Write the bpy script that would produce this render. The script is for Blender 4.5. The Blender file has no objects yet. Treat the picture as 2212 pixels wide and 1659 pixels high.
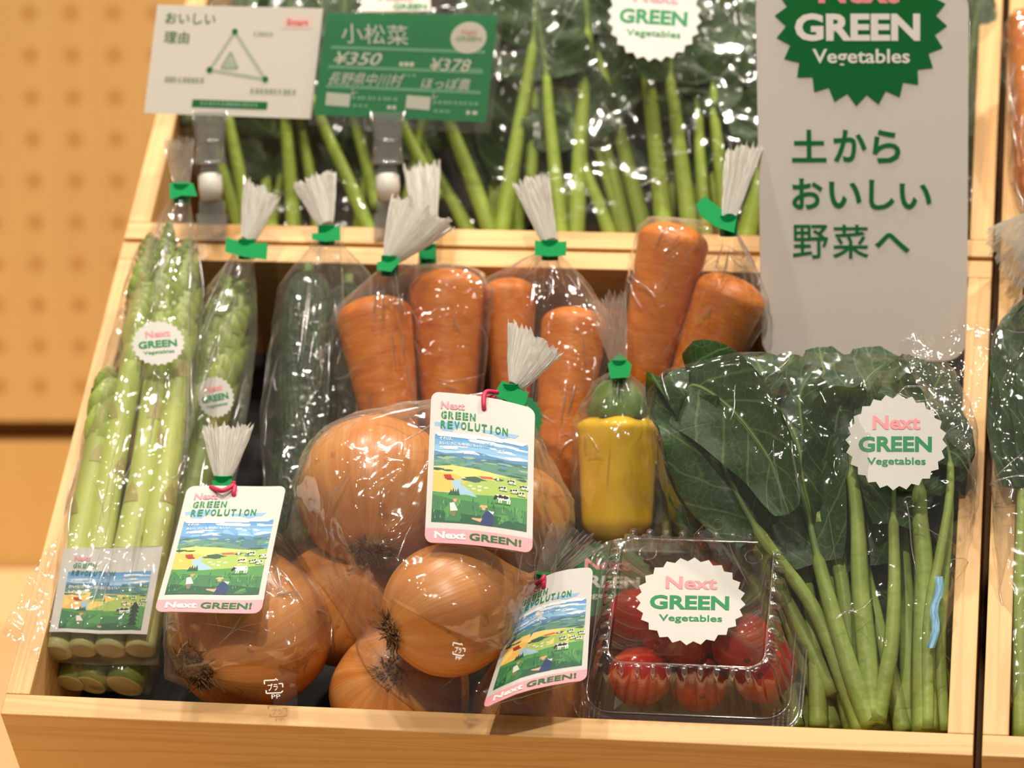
import bpy, bmesh, math, random
from mathutils import Vector, Matrix, noise
from mathutils.bvhtree import BVHTree
random.seed(7)
SC = bpy.context.scene
COL = SC.collection
V = Vector

# ------------------------------------------------------------------ camera, world, light, exposure
FPX, CX, CY = 7500.0, 1106.0, 829.5           # focal length and centre in the 2212x1659 frame
TH = math.atan(.22)                            # camera pitched down
CAM = V((0, 0, 1.25))
FW = V((0, math.cos(TH), -math.sin(TH))); UP = V((0, math.sin(TH), math.cos(TH))); RT = V((1, 0, 0))
cd = bpy.data.cameras.new('camera'); cam = bpy.data.objects.new('camera', cd); COL.objects.link(cam)
cam.matrix_world = Matrix(((1, 0, 0, 0), (0, UP.y, -FW.y, 0), (0, UP.z, -FW.z, CAM.z), (0, 0, 0, 1)))
cd.sensor_width = 36; cd.sensor_fit = 'HORIZONTAL'; cd.lens = 36 * FPX / 2212; cd.clip_start = .05
cd.dof.use_dof = True; cd.dof.focus_distance = 1.725; cd.dof.aperture_fstop = 6.3
SC.camera = cam
SC.view_settings.view_transform = 'Standard'; SC.view_settings.look = 'None'
SC.view_settings.gamma = 1; SC.view_settings.use_curve_mapping = False
SC.view_settings.exposure = 0.16
SC.cycles.transparent_max_bounces = 40; SC.cycles.max_bounces = 6; SC.cycles.diffuse_bounces = 2; SC.cycles.glossy_bounces = 2
SC.cycles.use_adaptive_sampling = True; SC.cycles.adaptive_threshold = .025
SC.cycles.caustics_reflective = False; SC.cycles.caustics_refractive = False
SC.cycles.sample_clamp_indirect = 4
wd = bpy.data.worlds.new('shop'); SC.world = wd; wd.use_nodes = True
wd.node_tree.nodes['Background'].inputs[0].default_value = (.80, .74, .66, 1)
wd.node_tree.nodes['Background'].inputs[1].default_value = .13

def lamp(name, kind, loc, target, power, color, size, **k):
    l = bpy.data.lights.new(name, kind); o = bpy.data.objects.new(name, l); COL.objects.link(o)
    l.energy = power; l.color = color
    if kind == 'AREA': l.shape = 'RECTANGLE'; l.size = size; l.size_y = k.get('sy', size)
    else: l.shadow_soft_size = size
    if kind == 'SPOT': l.spot_size = math.radians(k.get('cone', 50)); l.spot_blend = .6
    o.location = loc; o.rotation_euler = (V(target) - V(loc)).to_track_quat('-Z', 'Y').to_euler()
    return o
WARM = (1, .91, .79)
for nm_, p_, t_, pw_, cone_ in (('ceiling_spot_right', (.85, 2.12, 2.75), (.05, 1.85, .85), 80, 50), ('ceiling_spot_left', (-.50, 1.98, 2.75), (-.08, 1.85, .85), 54, 46), ('ceiling_spot_middle', (.22, 1.45, 2.80), (.02, 1.85, .85), 46, 46),
                                ('ceiling_spot_front', (-.25, .35, 2.70), (.0, 1.85, .85), 92, 46), ('ceiling_spot_wall', (-.75, 1.75, 2.75), (-.62, 2.40, .95), 37, 64)):
    lamp(nm_, 'SPOT', p_, t_, pw_, WARM, .045, cone=cone_)
for k_, (x_, y_) in enumerate(((-1.3, 1.2), (-.8, .3), (.1, -.4), (.9, .3), (1.5, 1.2), (1.3, 2.0), (-1.2, 2.0), (.5, 1.9))):
    lamp('added_fill_point', 'POINT', (x_, y_, 2.85), (x_, y_, 0), 5.5, WARM, .05)  # weak unseen point lights, added for more film glints and general fill

# ------------------------------------------------------------------ the tilted rack's own frame, in centimetres: u right, v up the slope, w out
r = (.9885 * RT - .0273 * UP - .1489 * FW).normalized()
d = .1259 * RT + .7561 * UP + .6422 * FW; d -= r * r.dot(d); d.normalize()
n = r.cross(d)
def ray(px, py): return RT * ((px - CX) / FPX) - UP * ((py - CY) / FPX) + FW
ORG = ray(8, 1512) * 1.74
RACK = Matrix((( r.x, d.x, n.x), (r.y, d.y, n.y), (r.z, d.z, n.z)))
def W(p): return CAM + ORG + (RACK @ V(p)) * .01
def loc_of(q): return RACK.transposed() @ ((V(q) - CAM - ORG) * 100)      # world point -> rack cm
def at(px, py, w=0.0):
    q = ray(px, py); o = ORG + n * (w * .01); t = o.dot(n) / q.dot(n)
    p = RACK.transposed() @ ((q * t - ORG) * 100); return V((p.x, p.y, w))
def atD(px, py, D): return RACK.transposed() @ ((ray(px, py) * (D * .01) - ORG) * 100)
def depth(p): return (W(p) - CAM).dot(FW) * 100
CXV = RACK.transposed() @ RT; CUV = RACK.transposed() @ UP; CBV = RACK.transposed() @ (-FW)   # camera right / up / towards viewer
def cdir(x, y, z): return (CXV * x + CUV * y + CBV * z).normalized()
def P3(a): return at(*a)

# ------------------------------------------------------------------ colours and materials
def lin(c):
    o = []
    for x in c[:3]:
        x = x / 255.0
        o.append(x / 12.92 if x <= .04045 else ((x + .055) / 1.055) ** 2.4)
    return (*o, 1.0)
class NT:
    def __init__(s, name):
        s.m = bpy.data.materials.new(name); s.m.use_nodes = True; s.t = s.m.node_tree; s.t.nodes.clear()
        s.out = s.t.nodes.new('ShaderNodeOutputMaterial')
    def n(s, typ, **k):
        nd = s.t.nodes.new(typ)
        for a, b in k.items():
            if a.startswith('i_'): 
                key = a[2:]; key = int(key) if key.isdigit() else key.replace('_', ' ')
                s.put(nd.inputs[key], b)
            else: setattr(nd, a, b)
        return nd
    def put(s, sock, b):
        if hasattr(b, 'is_output') or isinstance(b, bpy.types.NodeSocket): s.t.links.new(b, sock)
        else: sock.default_value = b
    def attr(s, name): return s.n('ShaderNodeAttribute', attribute_name=name)
    def math(s, op, a, b=0.0, c=0.0, clamp=False):
        nd = s.n('ShaderNodeMath', operation=op, use_clamp=clamp); s.put(nd.inputs[0], a); s.put(nd.inputs[1], b); s.put(nd.inputs[2], c); return nd.outputs[0]
    def vmul(s, a, b):
        nd = s.n('ShaderNodeVectorMath', operation='MULTIPLY'); s.put(nd.inputs[0], a); s.put(nd.inputs[1], b); return nd.outputs[0]
    def noise(s, vec, scale, detail=3.0, rough=.55, dist=0.0, ty=None):
        nd = s.n('ShaderNodeTexNoise'); 
        if ty: nd.noise_type = ty
        s.put(nd.inputs['Vector'], vec); nd.inputs['Scale'].default_value = scale; nd.inputs['Detail'].default_value = detail
        nd.inputs['Roughness'].default_value = rough; nd.inputs['Distortion'].default_value = dist; return nd.outputs[0]
    def ramp(s, fac, stops):
        nd = s.n('ShaderNodeValToRGB'); s.put(nd.inputs[0], fac); e = nd.color_ramp.elements
        while len(e) < len(stops): e.new(.5)
        for i, (p, c) in enumerate(stops): e[i].position = p; e[i].color = lin(c) if len(c) == 3 else c
        return nd.outputs[0]
    def mix(s, f, a, b):
        nd = s.n('ShaderNodeMix', data_type='RGBA'); s.put(nd.inputs[0], f); s.put(nd.inputs[6], a); s.put(nd.inputs[7], b); return nd.outputs[2]
    def bump(s, h, strength, dist=.001):
        nd = s.n('ShaderNodeBump'); s.put(nd.inputs['Height'], h); nd.inputs['Strength'].default_value = strength; nd.inputs['Distance'].default_value = dist; return nd.outputs[0]
    def pbr(s, col, rough=.5, normal=None, **k):
        b = s.n('ShaderNodeBsdfPrincipled'); s.put(b.inputs['Base Color'], col); s.put(b.inputs['Roughness'], rough)
        if normal is not None: s.put(b.inputs['Normal'], normal)
        for a, v in k.items(): s.put(b.inputs[a.replace('_', ' ')], v)
        s.t.links.new(b.outputs[0], s.out.inputs[0]); return b
def plain(name, c, rough=.5, **k):
    t = NT(name); t.pbr(lin(c), rough, **k); return t.m

def wood(name, base, dark, scale=1.0):
    t = NT(name); g = t.attr('gc').outputs['Vector']
    rings = t.noise(t.vmul(g, (.022, .55, .55)), 1.0 * scale, 2.0, .45, .3)
    w = t.math('SINE', t.math('MULTIPLY', rings, 62.0)); w = t.math('MULTIPLY_ADD', w, .5, .5); w = t.math('POWER', w, 2.2)
    fine = t.noise(t.vmul(g, (.35, 14, 14)), 1.0, 3.0, .6)
    blot = t.noise(t.vmul(g, (.06, .25, .25)), 1.0, 2.0)
    c = t.mix(t.math('MULTIPLY', w, .55), lin(base), lin(dark))
    c = t.mix(t.math('MULTIPLY', fine, .35), c, lin(dark))
    c = t.mix(t.math('MULTIPLY', blot, .25), c, lin(tuple(min(255, x * 1.08) for x in base)))
    t.pbr(c, .48, t.bump(fine, .12, .0006)); return t.m
M = {}
M['wood'] = wood('pine', (228, 184, 122), (200, 140, 76))
def perforated():
    t = NT('perforated_panel'); g = t.attr('gc').outputs['Vector']
    sep = t.n('ShaderNodeSeparateXYZ', i_0=g)
    fx = t.math('SUBTRACT', t.math('FRACT', sep.outputs[0]), .5); fy = t.math('SUBTRACT', t.math('FRACT', sep.outputs[1]), .5)
    rr = t.math('SQRT', t.math('ADD', t.math('MULTIPLY', fx, fx), t.math('MULTIPLY', fy, fy)))
    hole = t.math('LESS_THAN', rr, .205); hole = t.math('MULTIPLY', hole, sep.outputs[2])
    st = t.noise(t.vmul(g, (1.6, .05, 1)), 1.0, 3.0)
    c = t.mix(st, lin((228, 182, 114)), lin((220, 171, 102)))
    c = t.mix(hole, c, lin((205, 154, 86)))
    t.pbr(c, .55); return t.m
M['panel'] = perforated()
M['counter'] = wood('counter_board', (228, 196, 146), (212, 172, 118))
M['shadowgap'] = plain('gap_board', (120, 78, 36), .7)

def printmat(name, rough=.42, sheen=.0):
    t = NT(name); a = t.attr('col').outputs['Color']; t.pbr(a, rough, Specular_IOR_Level=.18); return t.m
M['print'] = printmat('printed_card'); M['gloss'] = printmat('printed_film', .3)
def film(name, milk, gmul, rough, bump, bscale, tint=(.985, .98, .965)):
    t = NT(name); tc = t.n('ShaderNodeTexCoord').outputs['Object']
    nor = None
    if bump:
        ns = t.n('ShaderNodeTexNoise', i_Scale=60.0, i_Detail=1.0); t.put(ns.inputs['Vector'], tc)
        wv = t.n('ShaderNodeVectorMath', operation='MULTIPLY_ADD'); t.put(wv.inputs[0], ns.outputs['Color']); wv.inputs[1].default_value = (.007, .007, .007); t.put(wv.inputs[2], tc); wc = wv.outputs[0]
        hs = []
        for sc_, k_, st_ in ((bscale, 1.1, (1, .34, 1)),):
            vo = t.n('ShaderNodeTexVoronoi', feature='F1', i_Scale=sc_, i_Randomness=1.0); wcs = t.vmul(wc, st_); t.put(vo.inputs['Vector'], wcs)
            df_ = t.n('ShaderNodeVectorMath', operation='SUBTRACT'); t.put(df_.inputs[0], wcs); t.put(df_.inputs[1], vo.outputs['Position'])
            rc = t.n('ShaderNodeVectorMath', operation='SUBTRACT'); t.put(rc.inputs[0], vo.outputs['Color']); rc.inputs[1].default_value = (.5, .5, .5)
            dt = t.n('ShaderNodeVectorMath', operation='DOT_PRODUCT'); t.put(dt.inputs[0], rc.outputs[0]); t.put(dt.inputs[1], df_.outputs[0])
            hs.append(t.math('MULTIPLY', dt.outputs['Value'], k_))
        h = t.math('ADD', hs[0], t.math('MULTIPLY', ns.outputs[0], .008))
        nor = t.bump(h, 1.0, bump)
    lw = t.n('ShaderNodeLayerWeight', i_Blend=.5); 
    if nor is not None: t.put(lw.inputs['Normal'], nor)
    f = t.math('POWER', lw.outputs['Facing'], 3.0)
    f = t.math('MULTIPLY_ADD', f, .5 * gmul, .085 * gmul, clamp=True)
    tr = t.n('ShaderNodeBsdfTransparent', i_Color=(*tint, 1))
    df = t.n('ShaderNodeBsdfDiffuse', i_Color=lin((250, 247, 240))); tl = t.n('ShaderNodeBsdfTranslucent', i_Color=lin((250, 247, 240)))
    dd = t.n('ShaderNodeMixShader', i_0=.45); t.put(dd.inputs[1], df.outputs[0]); t.put(dd.inputs[2], tl.outputs[0])
    gl = t.n('ShaderNodeBsdfGlossy', i_Color=(.98, .98, .98, 1), i_Roughness=rough)
    if nor is not None: t.put(gl.inputs['Normal'], nor)
    m1 = t.n('ShaderNodeMixShader'); t.put(m1.inputs[0], t.math('MULTIPLY', t.math('MULTIPLY_ADD', t.math('POWER', lw.outputs['Facing'], 2.5), 5.0, 1.0), milk, clamp=True)); t.put(m1.inputs[1], tr.outputs[0]); t.put(m1.inputs[2], dd.outputs[0])
    m2 = t.n('ShaderNodeMixShader', i_0=f); t.put(m2.inputs[1], m1.outputs[0]); t.put(m2.inputs[2], gl.outputs[0])
    t.t.links.new(m2.outputs[0], t.out.inputs[0]); return t.m
M['film'] = film('clear_film', .042, 1.05, .075, .5, 30)
M['film_back'] = film('loose_film', .016, .5, .12, .4, 20)
M['film_crisp'] = film('crisp_film', .024, .8, .075, .34, 20)
M['film_soft'] = film('soft_film', .06, .8, .14, .5, 38)
M['tuft'] = film('gathered_film', .78, 1.2, .15, 0, 90)
M['fold'] = film('film_fold', .10, 2.4, .13, 0, 60)
M['tuft_thin'] = film('thin_gathered_film', .26, 1.4, .12, 0, 60)
M['bead'] = film('plastic_bead', .03, 2.4, .09, 0, 60)
M['clip'] = film('clip_plastic', .13, 3.0, .12, 0, 60)
M['clear'] = film('clear_plastic', .02, 1.25, .07, 0, 50)
M['bottom'] = plain('shade_toned_crate_floor', (24, 21, 17), .8)  # near-black tone puts the shade deep inside the crates into the boards' colour
M['joint'] = plain('milky_plastic', (222, 216, 204), .35)
M['tape'] = plain('green_tape', (0, 132, 68), .6, Specular_IOR_Level=.12)
M['ribbon'] = plain('pink_ribbon', (212, 52, 88), .5)
M['white'] = plain('white_board', (226, 219, 208), .5)

def onion():
    t = NT('onion_skin'); g = t.attr('gc').outputs['Vector']; tc = t.n('ShaderNodeTexCoord').outputs['Object']
    a = t.noise(t.vmul(g, (3.6, 3.6, .8)), 1.0, 4.0, .62, .4); b = t.noise(t.vmul(g, (22, 22, .5)), 1.0, 2.0); c = t.noise(tc, 42, 4.0, .6)
    col = t.ramp(a, [(.25, (200, 116, 50)), (.5, (222, 146, 74)), (.75, (236, 174, 104))])
    col = t.mix(t.math('MULTIPLY', b, .32), col, lin((178, 92, 36)))
    spot = t.math('MULTIPLY', t.math('GREATER_THAN', c, .64), .4); col = t.mix(spot, col, lin((130, 78, 44)))
    sep = t.n('ShaderNodeSeparateXYZ', i_0=g)
    rg = t.math('SUBTRACT', 1.0, t.math('MULTIPLY', t.math('ADD', sep.outputs[2], t.math('MULTIPLY', c, .1)), 5.5), clamp=True)
    col = t.mix(t.math('MULTIPLY', rg, .8), col, lin((112, 84, 62)))
    t.pbr(col, .33, t.bump(b, .25, .001), Coat_Weight=.2, Coat_Roughness=.3); return t.m
M['onion'] = onion()
M['roots'] = plain('onion_roots', (128, 100, 68), .8)
def carrot():
    t = NT('carrot_skin'); g = t.attr('gc').outputs['Vector']
    a = t.noise(t.vmul(g, (.6, .6, 2.4)), 1.0, 3.0, .6); b = t.noise(t.vmul(g, (1.5, 1.5, 6.0)), 1.0, 3.0, .7)
    col = t.ramp(a, [(.3, (214, 108, 28)), (.6, (232, 136, 46))]); 
    col = t.mix(t.math('MULTIPLY', t.math('GREATER_THAN', b, .64), .35), col, lin((176, 82, 30)))
    sep = t.n('ShaderNodeSeparateXYZ', i_0=g); cr = t.math('LESS_THAN', sep.outputs[2], -.18)
    col = t.mix(t.math('MULTIPLY', cr, .55), col, lin((150, 96, 40)))
    t.pbr(col, .4, t.bump(b, .35, .001)); return t.m
M['carrot'] = carrot()
def cucumber():
    t = NT('cucumber_skin'); g = t.attr('gc').outputs['Vector']
    a = t.noise(t.vmul(g, (2.2, 2.2, .35)), 1.0, 4.0, .6); b = t.noise(t.vmul(g, (4, 4, 1.6)), 1.0, 3.0, .6)
    col = t.ramp(a, [(.3, (30, 46, 27)), (.55, (48, 66, 38)), (.8, (80, 96, 60))])
    t.pbr(col, .42, t.bump(b, .8, .003)); return t.m
M['cucumber'] = cucumber()
def aspar():
    t = NT('asparagus_skin'); g = t.attr('gc').outputs['Vector']; sep = t.n('ShaderNodeSeparateXYZ', i_0=g)
    a = t.noise(t.vmul(g, (5, 5, .5)), 1.0, 3.0)
    col = t.ramp(sep.outputs[2], [(0.0, (226, 226, 168)), (.10, (206, 212, 128)), (.55, (192, 202, 104)), (.82, (160, 178, 84)), (1, (118, 144, 70))])
    col = t.mix(t.math('MULTIPLY', a, .4), col, lin((178, 194, 96)))
    t.pbr(col, .36, t.bump(a, .2, .001)); return t.m
M['aspar'] = aspar()
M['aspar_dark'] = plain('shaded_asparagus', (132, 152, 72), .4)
M['bract'] = plain('asparagus_bract', (176, 164, 96), .5)
M['cut'] = plain('asparagus_cut', (206, 202, 158), .55)
M['pepper'] = plain('yellow_pepper_skin', (252, 204, 44), .22, Coat_Weight=.4, Coat_Roughness=.12)
M['pepper_stem'] = plain('pepper_stem', (92, 128, 44), .5)
M['tomato'] = plain('tomato_skin', (222, 44, 24), .16, Coat_Weight=.6, Coat_Roughness=.08)
M['tomato_scar'] = plain('tomato_scar', (150, 20, 14), .4)
def leafm(name, d1, d2, vein, p1, p2):
    t = NT(name); g = t.attr('gc').outputs['Vector']; sep = t.n('ShaderNodeSeparateXYZ', i_0=g); tc = t.n('ShaderNodeTexCoord').outputs['Object']
    ax = t.math('ABSOLUTE', sep.outputs[0]); y = sep.outputs[1]; z = sep.outputs[2]
    a = t.noise(tc, 60, 3.0, .6); base = t.mix(a, lin(d1), lin(d2))
    wob = t.math('MULTIPLY', t.noise(tc, 90, 2.0), .25)
    s = t.math('FRACT', t.math('ADD', t.math('SUBTRACT', t.math('MULTIPLY', y, 7.0), t.math('MULTIPLY', ax, 1.5)), wob))
    sv = t.math('LESS_THAN', t.math('ABSOLUTE', t.math('SUBTRACT', s, .5)), .045)
    vo = t.n('ShaderNodeTexVoronoi', feature='DISTANCE_TO_EDGE', i_Scale=170.0); t.put(vo.inputs['Vector'], tc)
    net = t.math('MULTIPLY', t.math('LESS_THAN', vo.outputs['Distance'], .03), .3)
    mid = t.math('LESS_THAN', ax, .05)
    vv = t.math('MAXIMUM', t.math('MAXIMUM', t.math('MULTIPLY', sv, .55), net), t.math('MULTIPLY', mid, .9))
    blade = t.mix(vv, base, lin(vein)); pet = t.mix(a, lin(p1), lin(p2)); col = t.mix(z, pet, blade)
    hb = t.math('SUBTRACT', t.noise(tc, 110, 2.0), t.math('MULTIPLY', vv, .8))
    b = t.pbr(col, .44, t.bump(hb, .5, .002), Specular_IOR_Level=.28); 
    tl = t.n('ShaderNodeBsdfTranslucent', i_Color=lin((120, 150, 50))); mx = t.n('ShaderNodeMixShader', i_0=.12)
    t.put(mx.inputs[1], b.outputs[0]); t.put(mx.inputs[2], tl.outputs[0]); t.t.links.new(mx.outputs[0], t.out.inputs[0]); return t.m
M['spinach'] = leafm('spinach_leaf', (28, 52, 26), (50, 80, 40), (96, 124, 70), (138, 164, 72), (168, 184, 100))
M['komatsuna'] = leafm('komatsuna_leaf', (32, 52, 28), (58, 84, 46), (110, 134, 76), (146, 174, 58), (168, 188, 82))

# ------------------------------------------------------------------ mesh building, all points in rack centimetres
class MB:
    def __init__(s): s.v = []; s.g = []; s.f = []; s.c = []; s.m = []
    def vert(s, p, g=(0, 0, 0)): s.v.append(V(p)); s.g.append(g); return len(s.v) - 1
    def face(s, ix, c=None, m=0): s.f.append(tuple(ix)); s.c.append(c); s.m.append(m)
    def grid(s, P, G=None, cu=False, cv=False, m=0):
        R, Cn = len(P), len(P[0]); b = len(s.v)
        for i in range(R):
            for j in range(Cn): s.vert(P[i][j], G[i][j] if G else (0, 0, 0))
        for i in range(R if cu else R - 1):
            for j in range(Cn if cv else Cn - 1):
                a = b + i * Cn + j; a2 = b + i * Cn + (j + 1) % Cn; q = b + ((i + 1) % R) * Cn
                s.face((a, a2, q + (j + 1) % Cn, q + j), None, m)
        return b
    def build(s, name, mats, parent=None, c=None, smooth=True, mat_world=None):
        c = V(c) if c is not None else CENTRE[parent]
        me = bpy.data.meshes.new(name); me.from_pydata([(p - c) * .01 for p in s.v], [], s.f)
        for m in (mats if isinstance(mats, (list, tuple)) else [mats]): me.materials.append(m)
        if any(s.m): me.polygons.foreach_set('material_index', s.m)
        if smooth: me.polygons.foreach_set('use_smooth', [True] * len(s.f))
        at_ = me.attributes.new('gc', 'FLOAT_VECTOR', 'POINT'); at_.data.foreach_set('vector', [x for g in s.g for x in g])
        if any(c_ is not None for c_ in s.c):
            ca = me.attributes.new('col', 'FLOAT_COLOR', 'CORNER'); buf = []
            for f, cc in zip(s.f, s.c): buf += list(lin(cc) if cc else (1, 1, 1, 1)) * len(f)
            ca.data.foreach_set('color', buf)
        me.update(); o = bpy.data.objects.new(name, me); COL.objects.link(o)
        if parent is not None: o.parent = parent; CENTRE[o] = c
        else: o.matrix_world = Matrix.Translation(W(c)) @ RACK.to_4x4(); CENTRE[o] = c
        return o
CENTRE = {}
def tag(o, label, cat, group=None):
    o['label'] = label; o['category'] = cat
    if group: o['group'] = group
    return o
def thing(name, label, cat, c, group=None):
    o = bpy.data.objects.new(name, None); COL.objects.link(o); o.empty_display_size = .02
    o.matrix_world = Matrix.Translation(W(c)) @ RACK.to_4x4(); CENTRE[o] = V(c); return tag(o, label, cat, group)
def from_bm(mb, bm, gfun=None, m=0):
    b = len(mb.v); bm.verts.index_update()
    for v in bm.verts: mb.vert(v.co, gfun(v.co) if gfun else (0, 0, 0))
    for f in bm.faces: mb.face([b + v.index for v in f.verts], None, m)
def box(mb, lo, hi, bev=.1, grain=0, off=(0, 0, 0), m=0):
    lo, hi = V(lo), V(hi); bm = bmesh.new(); bmesh.ops.create_cube(bm, size=1)
    for v in bm.verts: v.co = V([(lo[k] + hi[k]) / 2 + v.co[k] * (hi[k] - lo[k]) for k in range(3)])
    if bev: bmesh.ops.bevel(bm, geom=bm.edges[:], offset=bev, segments=2, affect='EDGES', profile=.5)
    def g(p):
        q = [p[0], p[1], p[2]]; x = q.pop(grain); return (x + off[0], q[0] + off[1], q[1] + off[2])
    from_bm(mb, bm, g, m); bm.free()
def frame(ax):
    ax = V(ax).normalized(); e = V((0, 0, 1)) if abs(ax.z) < .9 else V((1, 0, 0)); x = e.cross(ax).normalized(); return x, ax.cross(x).normalized(), ax
def spline(P, k):
    P = [V(p) for p in P]; out = []
    Q = [P[0] * 2 - P[1]] + P + [P[-1] * 2 - P[-2]]
    for i in range(1, len(Q) - 2):
        for j in range(k):
            t = j / k; a, b, c_, e = Q[i - 1:i + 3]
            out.append(.5 * (2 * b + (c_ - a) * t + (2 * a - 5 * b + 4 * c_ - e) * t * t + (3 * b - a - 3 * c_ + e) * t ** 3))
    out.append(P[-1]); return out
def lerp_list(L, t):
    x = t * (len(L) - 1); i = min(int(x), len(L) - 2); return L[i] + (L[i + 1] - L[i]) * (x - i)
def tube(mb, P, R, seg=10, caps=True, gz=None, m=0):
    n_ = len(P); x, y, _ = frame(P[1] - P[0]); Pg, Gg = [], []
    for i in range(n_):
        t = (P[min(i + 1, n_ - 1)] - P[max(i - 1, 0)]).normalized(); x = (x - t * x.dot(t)).normalized(); y = t.cross(x)
        rr = R[i] if isinstance(R, (list, tuple)) else R
        Pg.append([P[i] + (x * math.cos(a) + y * math.sin(a)) * rr for a in [2 * math.pi * j / seg for j in range(seg)]])
        Gg.append([(math.cos(2 * math.pi * j / seg), math.sin(2 * math.pi * j / seg), gz(i / (n_ - 1)) if gz else i / (n_ - 1)) for j in range(seg)])
    b = mb.grid(Pg, Gg, cv=True, m=m)
    if caps:
        mb.face([b + j for j in range(seg)][::-1], None, m); mb.face([b + (n_ - 1) * seg + j for j in range(seg)], None, m)
def lathe(mb, base, ax, prof, seg=40, rf=None, gfun=None, bend=None, m=0):
    x, y, a = frame(ax); base = V(base); Pg, Gg = [], []
    for h, rr in prof:
        c = base + a * h + (bend(h) if bend else V())
        ring, gr = [], []
        for j in range(seg):
            t = 2 * math.pi * j / seg; q = rr * (rf(t, h) if rf else 1)
            ring.append(c + (x * math.cos(t) + y * math.sin(t)) * q); gr.append(gfun(t, h) if gfun else (math.cos(t), math.sin(t), h))
        Pg.append(ring); Gg.append(gr)
    b = mb.grid(Pg, Gg, cv=True, m=m); mb.face([b + j for j in range(seg)][::-1], None, m)
    mb.face([b + (len(prof) - 1) * seg + j for j in range(seg)], None, m)

# ------------------------------------------------------------------ printing: flat shapes and lettering laid on a curved card
GL = {}
def glyphs(txt, bold=0.0):
    k = (txt, bold)
    if k in GL: return GL[k]
    cu = bpy.data.curves.new('t', 'FONT'); cu.body = txt; cu.offset = bold; cu.resolution_u = 3; cu.fill_mode = 'FRONT' if hasattr(cu, 'fill_mode') else 'BOTH'
    o = bpy.data.objects.new('t', cu); COL.objects.link(o); dg = bpy.context.evaluated_depsgraph_get(); me = o.evaluated_get(dg).to_mesh()
    vs = [(v.co.x, v.co.y) for v in me.vertices]; fs = [tuple(p.vertices) for p in me.polygons]
    bpy.data.objects.remove(o); bpy.data.curves.remove(cu)
    if not vs: GL[k] = ([], []); return GL[k]
    x0, x1 = min(v[0] for v in vs), max(v[0] for v in vs); y0, y1 = min(v[1] for v in vs), max(v[1] for v in vs)
    GL[k] = ([((x - x0) / (x1 - x0), (y1 - y) / (y1 - y0)) for x, y in vs], fs); return GL[k]
class Patch:
    """a curved card: S(x, y, lift), x and y 0..1, y downwards; corners TL TR BR BL in rack cm"""
    def __init__(s, q, bend=None):
        s.q = [V(p) for p in q]; s.nrm = (s.q[3] - s.q[0]).cross(s.q[1] - s.q[0]).normalized()
        if s.nrm.dot(CBV) < 0: s.nrm.negate()
        s.bend = bend or (lambda x, y: 0)
    def __call__(s, x, y, lift=0):
        a, b, c, e = s.q
        return (a * (1 - x) + b * x) * (1 - y) + (e * (1 - x) + c * x) * y + s.nrm * (s.bend(x, y) + lift)
def poly(mb, S, pts, col, lift=0, nx=6, ny=9):
    bm = bmesh.new(); vs = [bm.verts.new((x, y, 0)) for x, y in pts]; f = bm.faces.new(vs); bm.normal_update()
    if len(pts) > 4: bmesh.ops.triangulate(bm, faces=[f])
    xs = [p[0] for p in pts]; ys = [p[1] for p in pts]
    for k in range(1, nx):
        t = k / nx
        if min(xs) < t < max(xs): bmesh.ops.bisect_plane(bm, geom=bm.verts[:] + bm.edges[:] + bm.faces[:], plane_co=(t, 0, 0), plane_no=(1, 0, 0))
    for k in range(1, ny):
        t = k / ny
        if min(ys) < t < max(ys): bmesh.ops.bisect_plane(bm, geom=bm.verts[:] + bm.edges[:] + bm.faces[:], plane_co=(0, t, 0), plane_no=(0, 1, 0))
    bm.verts.index_update(); b = len(mb.v)
    for v in bm.verts: mb.vert(S(v.co.x, v.co.y, lift))
    for f in bm.faces: mb.face([b + v.index for v in f.verts], col)
    bm.free()
def text(mb, S, txt, bx, col, lift=.02, bold=0.0, slant=0.0, rise=0.0):
    vs, fs = glyphs(txt, bold); b = len(mb.v); x0, y0, x1, y1 = bx
    for x, y in vs: mb.vert(S(x0 + (x1 - x0) * x + slant * (y1 - y0) * (1 - y), y0 + (y1 - y0) * y + rise * x, lift))
    for f in fs: mb.face([b + i for i in f], col)
def disc(cx, cy, rx, ry, k=20, ph=0): return [(cx + rx * math.cos(2 * math.pi * i / k + ph), cy + ry * math.sin(2 * math.pi * i / k + ph)) for i in range(k)]
def teeth(cx, cy, R, ri, k=24): return [(cx + (R if i % 2 == 0 else ri) * math.cos(math.pi * i / k + .06), cy + (R if i % 2 == 0 else ri) * math.sin(math.pi * i / k + .06)) for i in range(2 * k)]
def rounded(x0, y0, x1, y1, rx, ry, k=6):
    o = []
    for cx, cy, a in ((x1 - rx, y0 + ry, -90), (x1 - rx, y1 - ry, 0), (x0 + rx, y1 - ry, 90), (x0 + rx, y0 + ry, 180)):
        for i in range(k + 1):
            t = math.radians(a + 90 * i / k); o.append((cx + rx * math.cos(t), cy + ry * math.sin(t)))
    return o
def plate(mb, S, pts, col, th=.03):
    """the card's body: front, back and edge"""
    poly(mb, S, pts, col, 0); poly(mb, S, pts[::-1], (214, 210, 200), -th)
    b = len(mb.v); k = len(pts)
    for x, y in pts: mb.vert(S(x, y, 0))
    for x, y in pts: mb.vert(S(x, y, -th))
    for i in range(k): mb.face((b + i, b + (i + 1) % k, b + k + (i + 1) % k, b + k + i), col)
PAPER = (203, 200, 193); PINK = (232, 158, 164); GREEN = (38, 132, 78); DGREEN = (18, 104, 52)
def bar(mb, S, a, b, wd, col, lift, asp=1.0):
    dx, dy = b[0] - a[0], b[1] - a[1]; l = math.hypot(dx, dy * asp) or 1; nx, ny = -dy * asp / l * wd, dx / l * wd / asp
    poly(mb, S, [(a[0] + nx, a[1] + ny), (b[0] + nx, b[1] + ny), (b[0] - nx, b[1] - ny), (a[0] - nx, a[1] - ny)], col, lift)

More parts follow.
